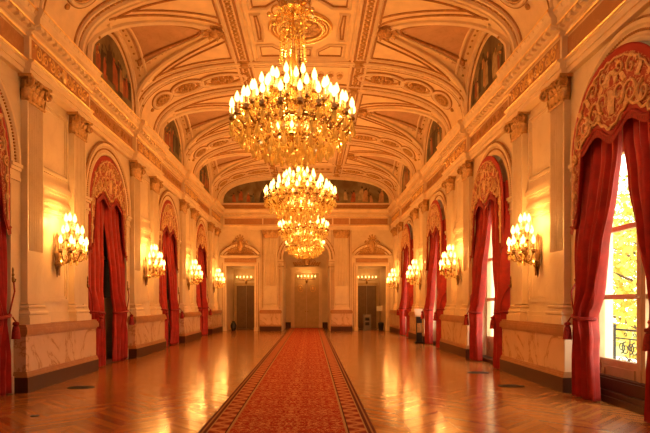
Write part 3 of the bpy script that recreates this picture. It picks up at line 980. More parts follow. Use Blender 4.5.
def sline(mb, pts, r, n=5, d=.015, closed=False):
    mb.tube([CP(o,y,d) for o,y in pts], r, n, closed)
def groin(b, e, side, n=26):
    pts = []
    for k in range(n):
        u = e*LR*(1-k/(n-1))*.999
        l = LZ+LH*sqrt(max(0,1-(u/LR)**2))
        o = A*(max(0,1-((l-ZV)/BV)**NP))**(1/NP)
        pts.append((side*o, b+u))
    return pts
mo = MB(); rel = MB(); um = MB()  # um: dark lines painted in as recess shade beside the ribs
tn = 60
def arc_o(o0, o1, n=26):  # dense where the vault is steep
    a0, a1 = math.asin(max(-1,min(1,o0/A))), math.asin(max(-1,min(1,o1/A)))
    return [A*sin(a0+(a1-a0)*k/n) for k in range(n+1)]
for p in PAIRS+[5.3]:
    # transverse arch band over a pilaster pair
    for e in (-1,1):
        for dy, r in ((1.02,.085),(.90,.035),(.80,.05),(1.22,.03),(1.125,.035),(.70,.03)):
            sline(um if dy in (1.125,.70,.90) else mo, [(o, p+e*dy) for o in arc_o(-4.98,4.98,60)], r, 6, .01)
        for o in arc_o(-4.8,4.8,54):     # beads along the band
            if abs(o) > 1.4:
                x,y,zq = CP(o, p+e*.90, .02); rel.ball((x,y,zq), .045, n=6, m=4)
    for side in (-1,1):
        for o0, ln in ((2.55,.50),(3.68,.42),(4.47,.46)):
            # oval cartouche on the vault
            ao = math.asin(o0/A); da = ln/2.9
            def ov(k, f, w): 
                t = 2*pi*k/28
                a = ao+da*f*cos(t)*(1.0 if o0 < 4 else .75)
                return (side*A*sin(min(pi/2-.03,a)), p+w*sin(t))
            sline(um, [ov(k,1.16,.47) for k in range(28)], .03, 5, .015, True)
            sline(mo, [ov(k,1.0,.40) for k in range(28)], .055, 6, .02, True)
            sline(rel, [ov(k,.78,.30) for k in range(28)], .035, 5, .02, True)
            for k in range(12):
                o_, y_ = ov(k*28/12, .42, .17); rel.ball(CP(o_,y_,.03), .07, n=6, m=4)
            o_, y_ = ov(0,0,0); rel.ball(CP(o_,y_,.03), .10, n=7, m=4)
            o_, y_ = ov(0,1.5,0)
            rel.ball(CP(o_,y_,.02), .07, n=6, m=4)
    # corbels where the band meets the longitudinal ribs
    for e in (-1,1):
        for side in (-1,1):
            x,y,zq = CP(side*1.72, p+e*1.02)
            rel.lathe([(.10,-.16),(.14,-.12),(.10,-.09),(.17,-.05),(.20,0)], (x,y,zq), 10)
for b in BAYS+[2.25]:
    for side in (-1,1):
        for e in (-1,1):
            g = groin(b, e, side)
            sline(mo, g, .075, 6, .02)
            # raised frames on both sides of the groin
            g2 = [(o, b+(y-b)*.80) for o,y in g if abs(o) < 4.6]
            g2 = [(side*min(4.6,abs(o)+.34), y) for o,y in g2]
            sline(um, g2, .035, 5, .015)
            g5 = [(side*min(4.6,abs(o)+.24), b+(y-b)*.88) for o,y in g if abs(o) < 4.6]
            sline(mo, g5, .025, 5, .015)
            g3 = [(side*max(2.05,abs(o)-.26), b+e*.12+(y-b)*1.06) for o,y in g if abs(o) < 4.7]
            sline(um, g3, .03, 5, .015)
            # curved triangle between groin and transverse rib
            g4 = [(side*max(2.05,abs(o)-.40), b+e*.34+(y-b)*.98) for o,y in g if abs(o) < 4.5]
            g4 = [(o,y) for o,y in g4 if abs(y-b) < 1.66]
            tri = g4 + [(side*2.05, b+e*1.66)] + [(side*o, b+e*1.66) for o in arc_o(2.2, abs(g4[0][0]) if g4 else 4, 10)]
            sline(um, [(side*2.05, b+e*.36)]+[(side*2.05, b+e*(.36+.13*k)) for k in range(1,11)], .03, 5, .015)
            sline(um, g4, .028, 5, .015)
            sline(um, [(side*o, b+e*1.66) for o in arc_o(2.05, 4.3, 14)], .028, 5, .015)
        # rib round the lunette on the wall and its carved inner band
        for rr, dd, tr in ((1.0,.10,.085),(.94,.05,.035),(.875,.04,.05)):
            (um if rr == .94 else mo).tube([(X(side,A-dd), b-LR*rr*cos(pi*k/30), LZ-.2*(k in (0,30))+LH*rr*sin(pi*k/30)-.02) for k in range(31)], tr, 6)
        sline(mo, [(side*4.45, b+1.62*(2*k/20-1)) for k in range(21)], .045, 6, .01)
        for k in range(1,24):
            a = pi*k/24
            rel.ball((X(side,A-.30), b-LR*.998*cos(a), LZ+LH*.998*sin(a)), .035, n=6, m=4)
    # longitudinal ribs with their carved band
for side in (-1,1):
    for o, r in ((1.50,.05),(1.58,.035),(1.88,.035),(1.96,.05)):
        (um if r < .04 else mo).tube([(XC+side*o, y, Cz(o,y)-.01) for y in [Y0, YE-.05]], r, 6)
    y = 4.0
    while y < YE-.2:
        x,yy,zq = CP(side*1.73, y, .01)
        rel.ball((x,yy,zq), .075, .055, .04, 7, 4)
        rel.ball((x+.05,yy+.11,zq), .035, .035, .03, 6, 4); rel.ball((x-.05,yy+.11,zq), .035, .035, .03, 6, 4)
        y += .22
# flat coffers round each rosette, cross lines over the pairs
for b in BAYS+[2.25]:
    z0 = Mz(1.0)-.01
    def zl(pts, r, q=0, closed=True): (um if q else mo).tube([(XC+o, b+y, Mz(o)-.012) for o,y in pts], r, 5, closed)
    zl([(-1.38,-1.85),(1.38,-1.85),(1.38,1.85),(-1.38,1.85)], .05)
    for q in (0, .09):
        for ex in (-1,1):
            for ey in (-1,1):
                zl([(ex*(1.24-q),ey*(1.72-q)),(ex*(.45+q*.6),ey*(1.72-q)),(ex*(.45+q*.6),ey*(1.34+q*.3)),(ex*(.80+q*.3),ey*(.95+q)),(ex*(1.24-q),ey*(.95+q))], .045 if q == 0 else .026, q)
            zl([(ex*(1.24-q),-.70+q),(ex*(1.02+q*.8),-.70+q),(ex*(.96+q),0),(ex*(1.02+q*.8),.70-q),(ex*(1.24-q),.70-q)], .04 if q == 0 else .026, q)
        for ey in (-1,1):
            zl([(-.30+q*.5,ey*(1.72-q)),(.30-q*.5,ey*(1.72-q)),(.30-q*.5,ey*(1.15+q)),(-.30+q*.5,ey*(1.15+q))], .04 if q == 0 else .026, q)
for p in PAIRS+[5.3]:
    for e in (-1,1):
        mo.tube([(XC+o, p+e*.80, Mz(o)-.01) for o in (-1.4,-.7,0,.7,1.4)], .05, 6)
    for k in range(9):
        o = -1.2+.3*k
        rel.ball((XC+o, p, Mz(o)-.01), .10, .14, .05, 7, 4)
        mo.tube([(XC+o+.12*cos(2*pi*j/12), p+.28*sin(2*pi*j/12), Mz(o)-.01) for j in range(12)], .02, 4, True)
struct(um.build('trim_63', M['umber'], smooth=True), 'umber toned lines painting in recess shade between the ceiling ribs')
struct(mo.build('trim_60', M['plaster'], smooth=True), 'raised plaster ribs and panel frames of the ceiling')
struct(rel.build('trim_61', M['relief'], smooth=True), 'carved beads, ovals and reliefs of the ceiling')

# rosettes over the chandeliers and bosses where the groins meet
def make_rosette():
    r = thing('ceiling_rosette', (0,0,0), 'x', 'rosette')
    mb = MB()
    for R, tr, dz in ((.80,.055,0),(.70,.03,-.02),(.60,.05,-.03)):
        mb.tube([(R*cos(2*pi*k/48), R*sin(2*pi*k/48), -.03+dz*.3) for k in range(48)], tr, 8, True)
    for k in range(40):
        a = 2*pi*k/40; mb.ball((.65*cos(a),.65*sin(a),-.05), .03, n=6, m=4)
    mb.build('rim', M['gilt'], r, smooth=True)
    mb = MB()
    mb.lathe([(.58,-.012),(.58,-.03),(.10,-.05),(.08,-.16),(.03,-.22)], (0,0,0), 32)
    for R, n, w, h in ((.50,14,.16,.20),(.30,10,.14,.18)):
        for k in range(n):
            a = 2*pi*k/n
            leaf(mb, (.0+(R-.2)*cos(a),(R-.2)*sin(a),-.04), (cos(a),sin(a),0), (0,0,-1), w, h, .25)
    mb.build('leaf_relief', M['relief'], r, smooth=True)
    return r
ro = make_rosette()
for i, b in enumerate(BAYS[1:]):
    place(ro, i > 0, (XC, b, Mz(.3)-.005), 0, ['round carved ceiling rosette with gilt rim above the second chandelier','round carved ceiling rosette above the third chandelier','round carved ceiling rosette above the farthest chandelier'][i], 'ceiling rosettes')
def make_boss():
    mb = MB()
    mb.lathe([(.24,.03),(.25,-.04),(.14,-.07),(.10,-.15),(.02,-.18)], (0,0,0), 14)
    for k in range(9):
        a = 2*pi*k/9; leaf(mb, (.10*cos(a),.10*sin(a),-.06), (cos(a),sin(a),0), (0,0,-1), .13, .20, .35)
    return mb.build('ceiling_boss', M['relief'], smooth=True)
bo = make_boss(); tag(bo, 'x', 'boss'); used = False
for s in (-1,1):
    for i, b in enumerate(BAYS[1:]):
        place(bo, used, (X(s,2.28), b, Cz(2.28,b)-.02), 0, 'carved leafy ceiling boss on the %s, level with the %s chandelier from the front' % (SN[s], ORD[i+1]), 'ceiling bosses'); used = True

# ------------------------------------------------------------------ murals
def figure(mb, fn, x, z, h, rn):
    """generic robed figure as flat paint: body, head, arm"""
    mb.cur = rn.choice([1,1,3,4,5,2])
    w = h*.16; ln = rn.uniform(-.12,.12)*h
    prof = [(-w*1.2,0),(w*1.3,0),(w*1.1,.35*h),(w*.9,.62*h),(w*.55,.80*h),(-w*.5,.80*h),(-w*.95,.6*h),(-w,.3*h)]
    mb.add([fn(x+a+ln*b/h, z+b) for a,b in prof], [tuple(range(8))])
    mb.cur = 2 if rn.random() < .3 else 3
    mb.add([fn(x+ln+h*.065*cos(2*pi*k/10), z+.90*h+h*.085*sin(2*pi*k/10)) for k in range(10)], [tuple(range(10))])
    sg = rn.choice((-1,1)); a = rn.uniform(-.5,1.2)
    mb.cur = 3
    q = [(w*.5*sg,.74*h),(w*.5*sg+.3*h*cos(a)*sg,.74*h+.3*h*sin(a)),(w*.5*sg+.3*h*cos(a)*sg,.69*h+.3*h*sin(a)),(w*.55*sg,.62*h)]
    mb.add([fn(x+ln+u, z+v) for u,v in q], [(0,1,2,3)])
for s in (-1,1):
    for i, b in enumerate(BAYS[1:]):
        mb = MB(); rn = random.Random(20+i+(9 if s>0 else 0))
        fr_, fh = 1.46, 1.30
        fn = lambda u, z, d=.03: (0, u, z)
        mb.cur = 0
        lp = [(fr_*cos(pi*k/30), .0+fh*sin(pi*k/30)) for k in range(31)]
        outl = [(-fr_,-.2)]+lp[::-1]+[(fr_,-.2)]
        n_ = len(outl)
        vs = [(0,u,z) for u,z in outl]+[(s*.02,u,z) for u,z in outl]
        mb.add(vs, [tuple(range(n_)), tuple(range(2*n_-1,n_-1,-1))]+[(k,(k+1)%n_,n_+(k+1)%n_,n_+k) for k in range(n_)])
        for k in range(13):
            u = -1.15+k*.19+rn.uniform(-.06,.06); h = rn.uniform(.75,1.12)*(1-.33*abs(u)); 
            figure(mb, lambda a,z,kk=k: (-s*(.004+.0015*kk), a, z), u, rn.uniform(-.1,.1), h, rn)
        o = mb.build('lunette_painting', PAINT, recalc=False)
        o.location = (X(s,A-.05), b, LZ+.08)
        tag(o, 'arched ceiling painting of figures above the %s %s window' % (ORD[i+1], SN[s]), 'painting', 'lunette paintings')
mb = MB(); rn = random.Random(77)
mb.cur = 0
EP = [(4.86*sin(-pi/2+pi*k/60)) for k in range(61)]
def epz(o): return 7.32+1.43*(1-min(1,abs(o)/4.86)**2.8)**(1/2.8)
outl = [(o, epz(o)-7.32) for o in EP]
n_ = len(outl)
mb.add([(o,0,z) for o,z in outl]+[(o,.03,z) for o,z in outl], [tuple(range(n_)), tuple(range(2*n_-1,n_-1,-1))]+[(k,(k+1)%n_,n_+(k+1)%n_,n_+k) for k in range(n_)])
for k in range(22):
    u = -4.2+k*.4+rn.uniform(-.12,.12); h = rn.uniform(.65,1.2)*(1-.08*abs(u))
    figure(mb, lambda a,z,kk=k: (a, -.004-.001*kk, z), u, rn.uniform(.02,.18), h, rn)
o = mb.build('lunette_painting', PAINT, recalc=False); o.location = (XC, YE-.06, 7.32)
tag(o, 'wide dark arched painting across the top of the end wall', 'painting')

# ------------------------------------------------------------------ end wall
DOFF, DH, DZ = 3.77, .80, 3.72
REC, RECD = 4.0, 2.9
mb = MB()
def E(o, z, d=0): return (XC+o, YE+d, z)
ZT = 7.3
segs = [(-WALL-.02,-DOFF-DH,0),(-DOFF-DH,-DOFF+DH,DZ),(-DOFF+DH,-OPW,0),(OPW,DOFF-DH,0),(DOFF-DH,DOFF+DH,DZ),(DOFF+DH,WALL+.02,0)]
for a, b, z0 in segs: mb.quad(E(a,z0),E(b,z0),E(b,ZT),E(a,ZT))
pts = arch_pts(OPW)
for (u0,z0),(u1,z1) in zip(pts, pts[1:]): mb.quad(E(u0,z0),E(u1,z1),E(u1,ZT),E(u0,ZT))
for o0, o1 in zip(EP, EP[1:]):        # tympanum behind the painting
    mb.quad(E(o0*A/4.86,ZT-.1),E(o1*A/4.86,ZT-.1),E(o1*A/4.86,Mz(o1*A/4.86)),E(o0*A/4.86,Mz(o0*A/4.86)))
# recesses
loop = [(-OPW,0)]+pts+[(OPW,0)]
for (u0,z0),(u1,z1) in zip(loop, loop[1:]): mb.quad(E(u0,z0),E(u1,z1),E(u1,z1,REC),E(u0,z0,REC))
mb.add([E(u,z,REC) for u,z in loop], [tuple(range(len(loop)))])
for c in (-DOFF, DOFF):
    lp = [(c-DH,0),(c-DH,DZ),(c+DH,DZ),(c+DH,0)]
    for (u0,z0),(u1,z1) in zip(lp, lp[1:]): mb.quad(E(u0,z0),E(u1,z1),E(u1,z1,RECD),E(u0,z0,RECD))
    mb.add([E(u,z,RECD) for u,z in lp], [(0,1,2,3)])
struct(mb.build('wall_end', M['stone'], recalc=False), 'cream stone end wall with arch and two doorways')
# entablature and attic band
mb = MB(); fn = lambda d,z,t: (XC+t, YE-d, z)
entab(mb, fn, -4.75, 4.75)
for c in (-2.0, 2.0): entab(mb, fn, c-.52, c+.52, .07)
mb.cur = 2; mb.box(XC-4.95, XC+4.95, YE-.05, YE+.001, 7.0, 7.26)
mb.cur = 0; mb.box(XC-4.95, XC+4.95, YE-.10, YE+.001, 7.24, 7.33)
struct(mb.build('trim_22', TM), 'carved entablature across the end wall')
mb = MB()                              # arch rib round the end painting
for f, dy, r in ((1.0,.10,.10),(.975,.06,.05),(1.015,.30,.06)):
    mb.tube([(XC+o*A/4.9*f, YE-dy, 7.30+(epz(o)-7.30)*1.02*f) for o in EP], r, 6)
struct(mb.build('trim_62', M['plaster'], smooth=True), 'moulded arch round the end wall painting')
# archivolt and imposts of the central arch
mb = MB()
prof = [(1.34,0),(1.34,-.06),(1.40,-.08),(1.44,-.03),(1.54,-.03),(1.57,-.08),(1.62,-.08),(1.63,0)]
mb.extrude(prof, lambda r,d,t: (XC-r*cos(t), YE+d, SPR+r*sin(t)), [pi*k/32 for k in range(33)])
for e in (-1,1):
    for z0,z1,d in ((3.72,3.80,.03),(3.86,3.98,.035),(3.98,4.10,.09)):
        mb.box(*sorted((XC+e*1.30, XC+e*1.64)), YE-d, YE+REC-.1, z0, z1)
    frame_rect(mb, *sorted((XC+e*1.38, XC+e*1.60)), 1.4, 3.6, .04, .03, YE)
struct(mb.build('trim_23', M['plaster']), 'arched moulding of the central end wall niche')
# plinths of the end wall
for nm, bx in (('left', [(-A+.26,-DOFF-DH-.12)]), ('right', [(DOFF+DH+.12,A-.26)])):
    pass
def end_ped(c, h, label):
    r = thing('wall_pedestal', (XC+c, YE, 0), label, 'pedestal', 'marble pedestals of the end wall')
    d, cc, m, k = pedestal_bm(h, .30)
    d.build('plinth', M['plinth'], r); cc.build('base_moulding', M['redmarble'], r)
    m.build('dado', M['marble'], r); k.build('cornice_cap', M['redmarble'], r)
end_ped(-2.02, .58, 'marble pedestal with dark plinth left of the carpet at the end wall')
end_ped(2.02, .58, 'marble pedestal with dark plinth right of the carpet at the end wall')
ep = make_pilaster(.74, .16)
for i, c in enumerate((-2.02, 2.02)):
    place(ep, i > 0, (XC+c, YE, 1.21), 0, 'wide fluted pilaster on the end wall, %s of the central door arch' % ('left' if c < 0 else 'right'), 'end wall pilasters')
um = MB()  # dark strips paint in shade beside pilasters, arch and imposts
for c in (-2.02, 2.02):
    for e in (-1,1):
        um.box(*sorted((XC+c+e*.46, XC+c+e*.49)), YE-.03, YE, 1.25, 5.78); um.box(*sorted((XC+c+e*.56, XC+c+e*.575)), YE-.03, YE, 1.25, 5.78)
for e in (-1,1):
    um.box(*sorted((XC+e*1.66, XC+e*1.685)), YE-.03, YE, .3, SPR); um.box(*sorted((XC+e*1.28, XC+e*1.64)), YE-.10, YE+.2, 3.70, 3.725); um.box(*sorted((XC+e*1.28, XC+e*1.64)), YE-.11, YE+.2, 3.97, 3.985)
um.tube([(XC-1.67*cos(pi*k/32), YE-.02, SPR+1.67*sin(pi*k/32)) for k in range(33)], .022, 5)
um.tube([(XC-1.49*cos(pi*k/32), YE-.04, SPR+1.49*sin(pi*k/32)) for k in range(33)], .03, 5)
struct(um.build('trim_64', M['umber']), 'umber lines painting in shade around the end wall pilasters and arch')
# niche plinths beside the central door
for e, nm in ((-1,'left'),(1,'right')):
    mb = MB(); mb.box(*sorted((XC+e*1.02, XC+e*1.34)), YE+REC-.45, YE+REC-.01, .0, .36)
    o = mb.build('baseboard_niche_'+nm, M['plinth']); struct(o, 'dark plinth beside the central door')

# doors
def door_leaf(w, h, mat, parent, med=False):
    for e in (-1,1):
        mb = MB(); x0, x1 = sorted((e*.012, e*w))
        mb.box(x0,x1,-.06,0,.02,h)
        for z0, z1 in ((.12,.30*h),(.34*h,.44*h),(.48*h,.95*h)):
            frame_rect(mb, x0+.10,x1-.10,z0,z1,.045,.035,-.06)
            mb.box(x0+.20,x1-.20,-.075,-.06,z0+.10,z1-.10)
        lf = mb.build('door_leaf', mat, parent)
        mb = MB()
        mb.tube([(e*.07,-.06,1.05),(e*.07,-.13,1.05)], .014, 6); mb.ball((e*.07,-.14,1.05), .03)
        mb.build('door_knob', M['brass'], lf, smooth=True)
        if med:
            mb = MB(); c = (x0+x1)/2
            mb.tube([(c+.16*cos(2*pi*k/20), -.09, h*.72+.22*sin(2*pi*k/20)) for k in range(20)], .022, 5, True)
            mb.ball((c,-.09,h*.72), .08, .02, .12)
            mb.build('door_medallion', M['gilt'], lf, smooth=True)
def scroll_ornament(mb, w, h, z, y):
    """carved cartouche: shield, scrolls, finial, garland"""
    mb.ball((0,y-.04,z+h*.45), w*.13, .07, h*.33, 10, 7)
    mb.tube([(w*.17*cos(2*pi*k/20), y-.05, z+h*.45+h*.38*sin(2*pi*k/20)) for k in range(20)], .03, 6, True)
    f = lambda a,b: (a,y-.04,b)
    for e in (-1,1):
        for u, q, rr in ((.26,.30,.20),(.42,.16,.15),(.22,.66,.14)):
            spiral(mb, (e*w*u, z+h*q), w*rr*.5, 1.4, pi/2, .028, f, -e, 16, 5)
        for k in range(4): leaf(mb, (e*w*(.15+.09*k), y-.02, z+h*.08), (e*.6,0,.8), (0,-1,0), .10, h*.32, .15)
    for k in range(5):
        a = pi*k/4; leaf(mb, (.04*cos(a), y-.03, z+h*.80), (cos(a)*.8,0,.3+sin(a)), (0,-1,0), .09, h*.26, .2)
for di, c in enumerate((-DOFF, DOFF)):
    nm = 'left' if c < 0 else 'right'
    mb = MB()                           # stone surround is the door object
    w = DH
    for e in (-1,1):
        mb.box(*sorted((e*w, e*(w+.12))), -.07, 0, 0, DZ); mb.box(*sorted((e*(w+.12), e*(w+.22))), -.04, 0, 0, DZ+.10)
        mb.box(*sorted((e*(w-.02), e*(w+.24))), -.10, 0, 0, .22)
    mb.box(-w-.12,w+.12,-.07,0,DZ,DZ+.12); mb.box(-w-.22,w+.22,-.04,0,DZ+.10,DZ+.18)
    for z0,z1,d,x in ((DZ+.46,DZ+.50,.10,.22),(DZ+.50,DZ+.56,.16,.28),(DZ+.56,DZ+.62,.22,.34)): mb.box(-w-x,w+x,-d,0,z0,z1)
    R = 1.40; zc = DZ+.66+.58-R; half = math.asin((w+.30)/R)
    for r0, r1, d in ((R-.12,R,.22),(R-.18,R-.12,.15),(R-.24,R-.18,.10)):
        mb.extrude([(r0,0),(r0,-d),(r1,-d),(r1,0)], lambda r,y,t: (r*sin(t), y, zc+r*cos(t)), [-half+2*half*k/24 for k in range(25)])
    dr = mb.build('door_%d' % (1+2*di), M['plaster']); dr.location = (XC+c, YE, 0)
    struct(dr, 'doorway with arched pediment at the %s of the end wall' % nm)
    um = MB()  # dark ground and outlines paint in the shade of the pediment
    um.add([(R_*sin(t), -.05, zc+R_*cos(t)) for R_ in (R-.24,) for t in [-half*.86+2*half*.86*k/20 for k in range(21)]]+[(w*.95,-.05,DZ+.64),(-w*.95,-.05,DZ+.64)], [tuple(range(23))])
    for e in (-1,1):
        um.box(*sorted((e*(w+.225), e*(w+.25))), -.03, 0, 0, DZ+.2); um.box(*sorted((e*(w+.118), e*(w+.135))), -.075, 0, .22, DZ+.02)
    um.box(-w-.30,w+.30,-.235,-.2,DZ+.585,DZ+.60); um.box(-w-.13,w+.13,-.075,0,DZ+.115,DZ+.135)
    for r1 in (R+.03, R-.15): um.tube([(r1*sin(t), -.16 if r1 < R else -.2, zc+r1*cos(t)) for t in [-half+2*half*k/24 for k in range(25)]], .028, 5)
    um.build('shade_ground', M['umber'], dr)
    mb = MB(); mb.box(-w-.12,w+.12,-.05,0,DZ+.20,DZ+.44); mb.build('frieze_panel', M['redmarble'], dr)
    mb = MB(); scroll_ornament(mb, 1.5, 1.0, DZ+.68, -.16); mb.build('cartouche', M['relief'], dr, smooth=True)
    dd = MB(); dd.tube([(0,0,0),(0,0,.01)], .01)
    lf = bpy.data.objects.new('leaf_set', None); 
    # leaves set deep in the recess
    hold = MB(); hold.box(-.70,.70,RECD-.10,RECD-.02,2.70,2.86); hold.box(-.74,-.60,RECD-.10,RECD-.02,0,2.70); hold.box(.60,.74,RECD-.10,RECD-.02,0,2.70)
    ho = hold.build('inner_frame', M['doorpaint'], dr)
    g = MB()
    before = set(bpy.data.objects)
    door_leaf(.60, 2.68, M['doordark'], dr)
    for o in set(bpy.data.objects)-before:
        if o.name.startswith('door_leaf'): o.location = (0, RECD-.03, 0)
    bpy.data.objects.remove(lf)
mb = MB()
for e in (-1,1):
    mb.box(*sorted((e*.80, e*1.0)), -.12, 0, 0, 3.55); mb.box(*sorted((e*.78, e*1.04)), -.15, 0, 0, .25)
mb.box(-1.0,1.0,-.12,0,3.55,3.75); mb.box(-1.06,1.06,-.20,0,3.75,3.85); mb.box(-1.12,1.12,-.26,0,3.85,3.92)
dr = mb.build('door_2', M['plaster']); dr.location = (XC, YE+REC, 0)
struct(dr, 'central double door at the back of the arched niche')
mb = MB(); scroll_ornament(mb, 1.7, .85, 3.95, -.10); mb.build('cartouche', M['relief'], dr, smooth=True)
door_leaf(.79, 3.52, M['doorpaint'], dr, True)
# low candle brackets in the three doorways
def make_doorlight():
    r = thing('candle_bracket', (0,0,0), 'x', 'lamp')
    mb = MB()
    mb.tube([(-.58,0,.03),(-.3,-.14,0),(0,-.2,-.02),(.3,-.14,0),(.58,0,.03)], .02, 6)
    mb.tube([(0,-.2,-.02),(0,-.05,-.10),(0,.10,-.05)], .02, 6); mb.lathe([(.02,-.2),(.07,-.12),(.05,0),(.09,.08),(.02,.15)], (0,.12,-.05), 10, 1, .5)
    mb.build('bracket', M['bronze'], r, smooth=True)
    for k in range(6):
        u = -.55+k*.22
        candle(r, (u, -.2*(1-(u/.58)**2), .05), .8)
    return r
dl = make_doorlight()
for i, (c, dep, zz, nm) in enumerate(((-DOFF,RECD,3.02,'left doorway'),(0,REC,3.12,'central niche'),(DOFF,RECD,3.02,'right doorway'))):
    place(dl, i > 0, (XC+c, YE+dep-.24-(.12 if c == 0 else 0), zz), 0, 'row of lit candles over the door in the %s of the end wall' % nm, 'candle rows over the doors')
    lamp('bracket_light', (XC+c, YE+dep-.62, zz+.25), 15 if c == 0 else 5, .1)

# ------------------------------------------------------------------ wall behind the camera
mb = MB(); mb.box(X(-1,5.6), X(1,5.6), Y0-.2, Y0, 0, 9.0)
struct(mb.build('wall_front', M['stone']), 'plain cream wall at the near end of the hall')

# ------------------------------------------------------------------ carpet
mb = MB(); mb.box(-1.09,1.09,-3.4,YE+REC-.5,0,.018)
o = mb.build('carpet_runner', M['carpet']); o.location = (XC-.01,0,.001)
tag(o, 'long red patterned carpet runner down the middle of the parquet', 'carpet')

# ------------------------------------------------------------------ small things
def floor_socket(x, y, label):
    mb = MB(); mb.lathe([(.17,0),(.17,.006),(.14,.010),(.02,.010)], (0,0,0), 20, 1.5, 1)
    mb.cur = 1
    for k in range(5): mb.box(-.16,.16,-.10+k*.045,-.08+k*.045,.0085,.0125)
    o = mb.build('floor_vent', [M['black'], M['iron']]); o.location = (x,y,.001)
    tag(o, label, 'floor vent', 'dark vents in the parquet')
def at_floor(px, py): 
    Y = 550*1.6/(py-303); return ((px-311)/550*Y, Y)
x,y = at_floor(81,387.5); floor_socket(x,y,'dark oval floor vent in front of the first left pedestal')
x,y = at_floor(511,386); floor_socket(x,y,'dark oval floor vent nearest the first right pedestal')
x,y = at_floor(478,372.6); floor_socket(x,y,'dark oval floor vent near the second right window curtain')
x,y = at_floor(35,416)
mb = MB(); mb.lathe([(.06,0),(.06,.006),(.045,.009),(.01,.009)], (0,0,0), 14)
o = mb.build('floor_socket', M['black']); o.location = (x,y,.001); tag(o, 'small round dark floor socket at the lower left of the parquet', 'socket')

# sign on a thin post in front of the right doorway
x,y = at_floor(380,329.5)
r = thing('sign_stand', (x,y,0), 'small white card sign on a thin post before the right doorway', 'sign')
mb = MB(); mb.lathe([(.17,0),(.17,.02),(.05,.035),(.02,.05)], (0,0,0), 18); mb.build('base', M['card'], r)
mb = MB(); mb.tube([(0,0,.03),(0,0,1.15)], .014, 8); mb.build('post', M['grey'], r)
mb = MB(); mb.box(-.20,.20,-.03,-.012,1.12,1.40); mb.box(-.21,.21,-.012,0,1.11,1.41); mb.build('card', M['card'], r)
# grey cabinet with two dark openings
r = thing('speaker_cabinet', (XC+3.55, YE+.55, 0), 'grey upright cabinet with two dark square openings in the right doorway', 'cabinet')
mb = MB(); mb.box(-.22,.22,-.16,.16,.06,.92); mb.box(-.24,.24,-.18,.18,0,.06); mb.build('body', M['grey'], r)
mb = MB(); mb.box(-.20,.20,-.185,-.16,.10,.88); mb.build('front_panel', M['grey'], r)
for z in (.30,.58):
    mb = MB(); mb.box(-.12,.12,-.20,-.185,z,z+.18); mb.tube([(.09*cos(2*pi*k/16),-.203,z+.09+.07*sin(2*pi*k/16)) for k in range(16)], .008, 5, True); mb.build('opening', M['black'], r)
mb = MB(); mb.box(.222,.235,-.16,.16,.08,.90); mb.build('side_grille', M['black'], r)
# black bin and black bag
r = thing('waste_bin', (XC+4.33, YE+.25, 0), 'small black waste bin at the right edge of the right doorway', 'bin')
mb = MB(); mb.lathe([(.13,0),(.17,.38),(.18,.40),(.16,.40),(.155,.36)], (0,0,0), 18); mb.build('bucket', M['black'], r, smooth=True)
mb = MB(); mb.lathe([(.17,.40),(.14,.47),(.03,.50)], (0,0,0), 18); mb.build('lid', M['black'], r, smooth=True)
r = thing('umbrella_urn', (XC-DOFF-.45, YE+.35, 0), 'round black urn standing in the left doorway of the end wall', 'urn')
mb = MB(); mb.lathe([(.10,0),(.12,.03),(.17,.18),(.18,.30),(.12,.44),(.07,.50),(.09,.54)], (0,0,0), 18); mb.build('body', M['black'], r, smooth=True)
# totem stand by the third right window
x,y = at_floor(423,343)
r = thing('display_stand', (x-.16,y,0), 'dark slim display stand with white slanted top beside the third right window', 'display stand')
mb = MB(); mb.box(-.16,.16,-.14,.14,0,.05); mb.build('base', M['black'], r)
mb = MB(); mb.box(-.11,.11,-.06,.06,.05,1.05); mb.build('column', M['black'], r)
mb = MB(); mb.box(-.09,.09,-.072,-.06,.42,.80); mb.build('notice', M['relief'], r)
mb = MB()
mb.add([(-.17,-.14,1.05),(.17,-.14,1.05),(.17,.16,1.32),(-.17,.16,1.32),(-.17,-.14,1.09),(.17,-.14,1.09),(.17,.16,1.37),(-.17,.16,1.37)],
       [(0,3,2,1),(4,5,6,7),(0,1,5,4),(1,2,6,5),(2,3,7,6),(3,0,4,7)]); mb.build('slanted_top', M['card'], r)

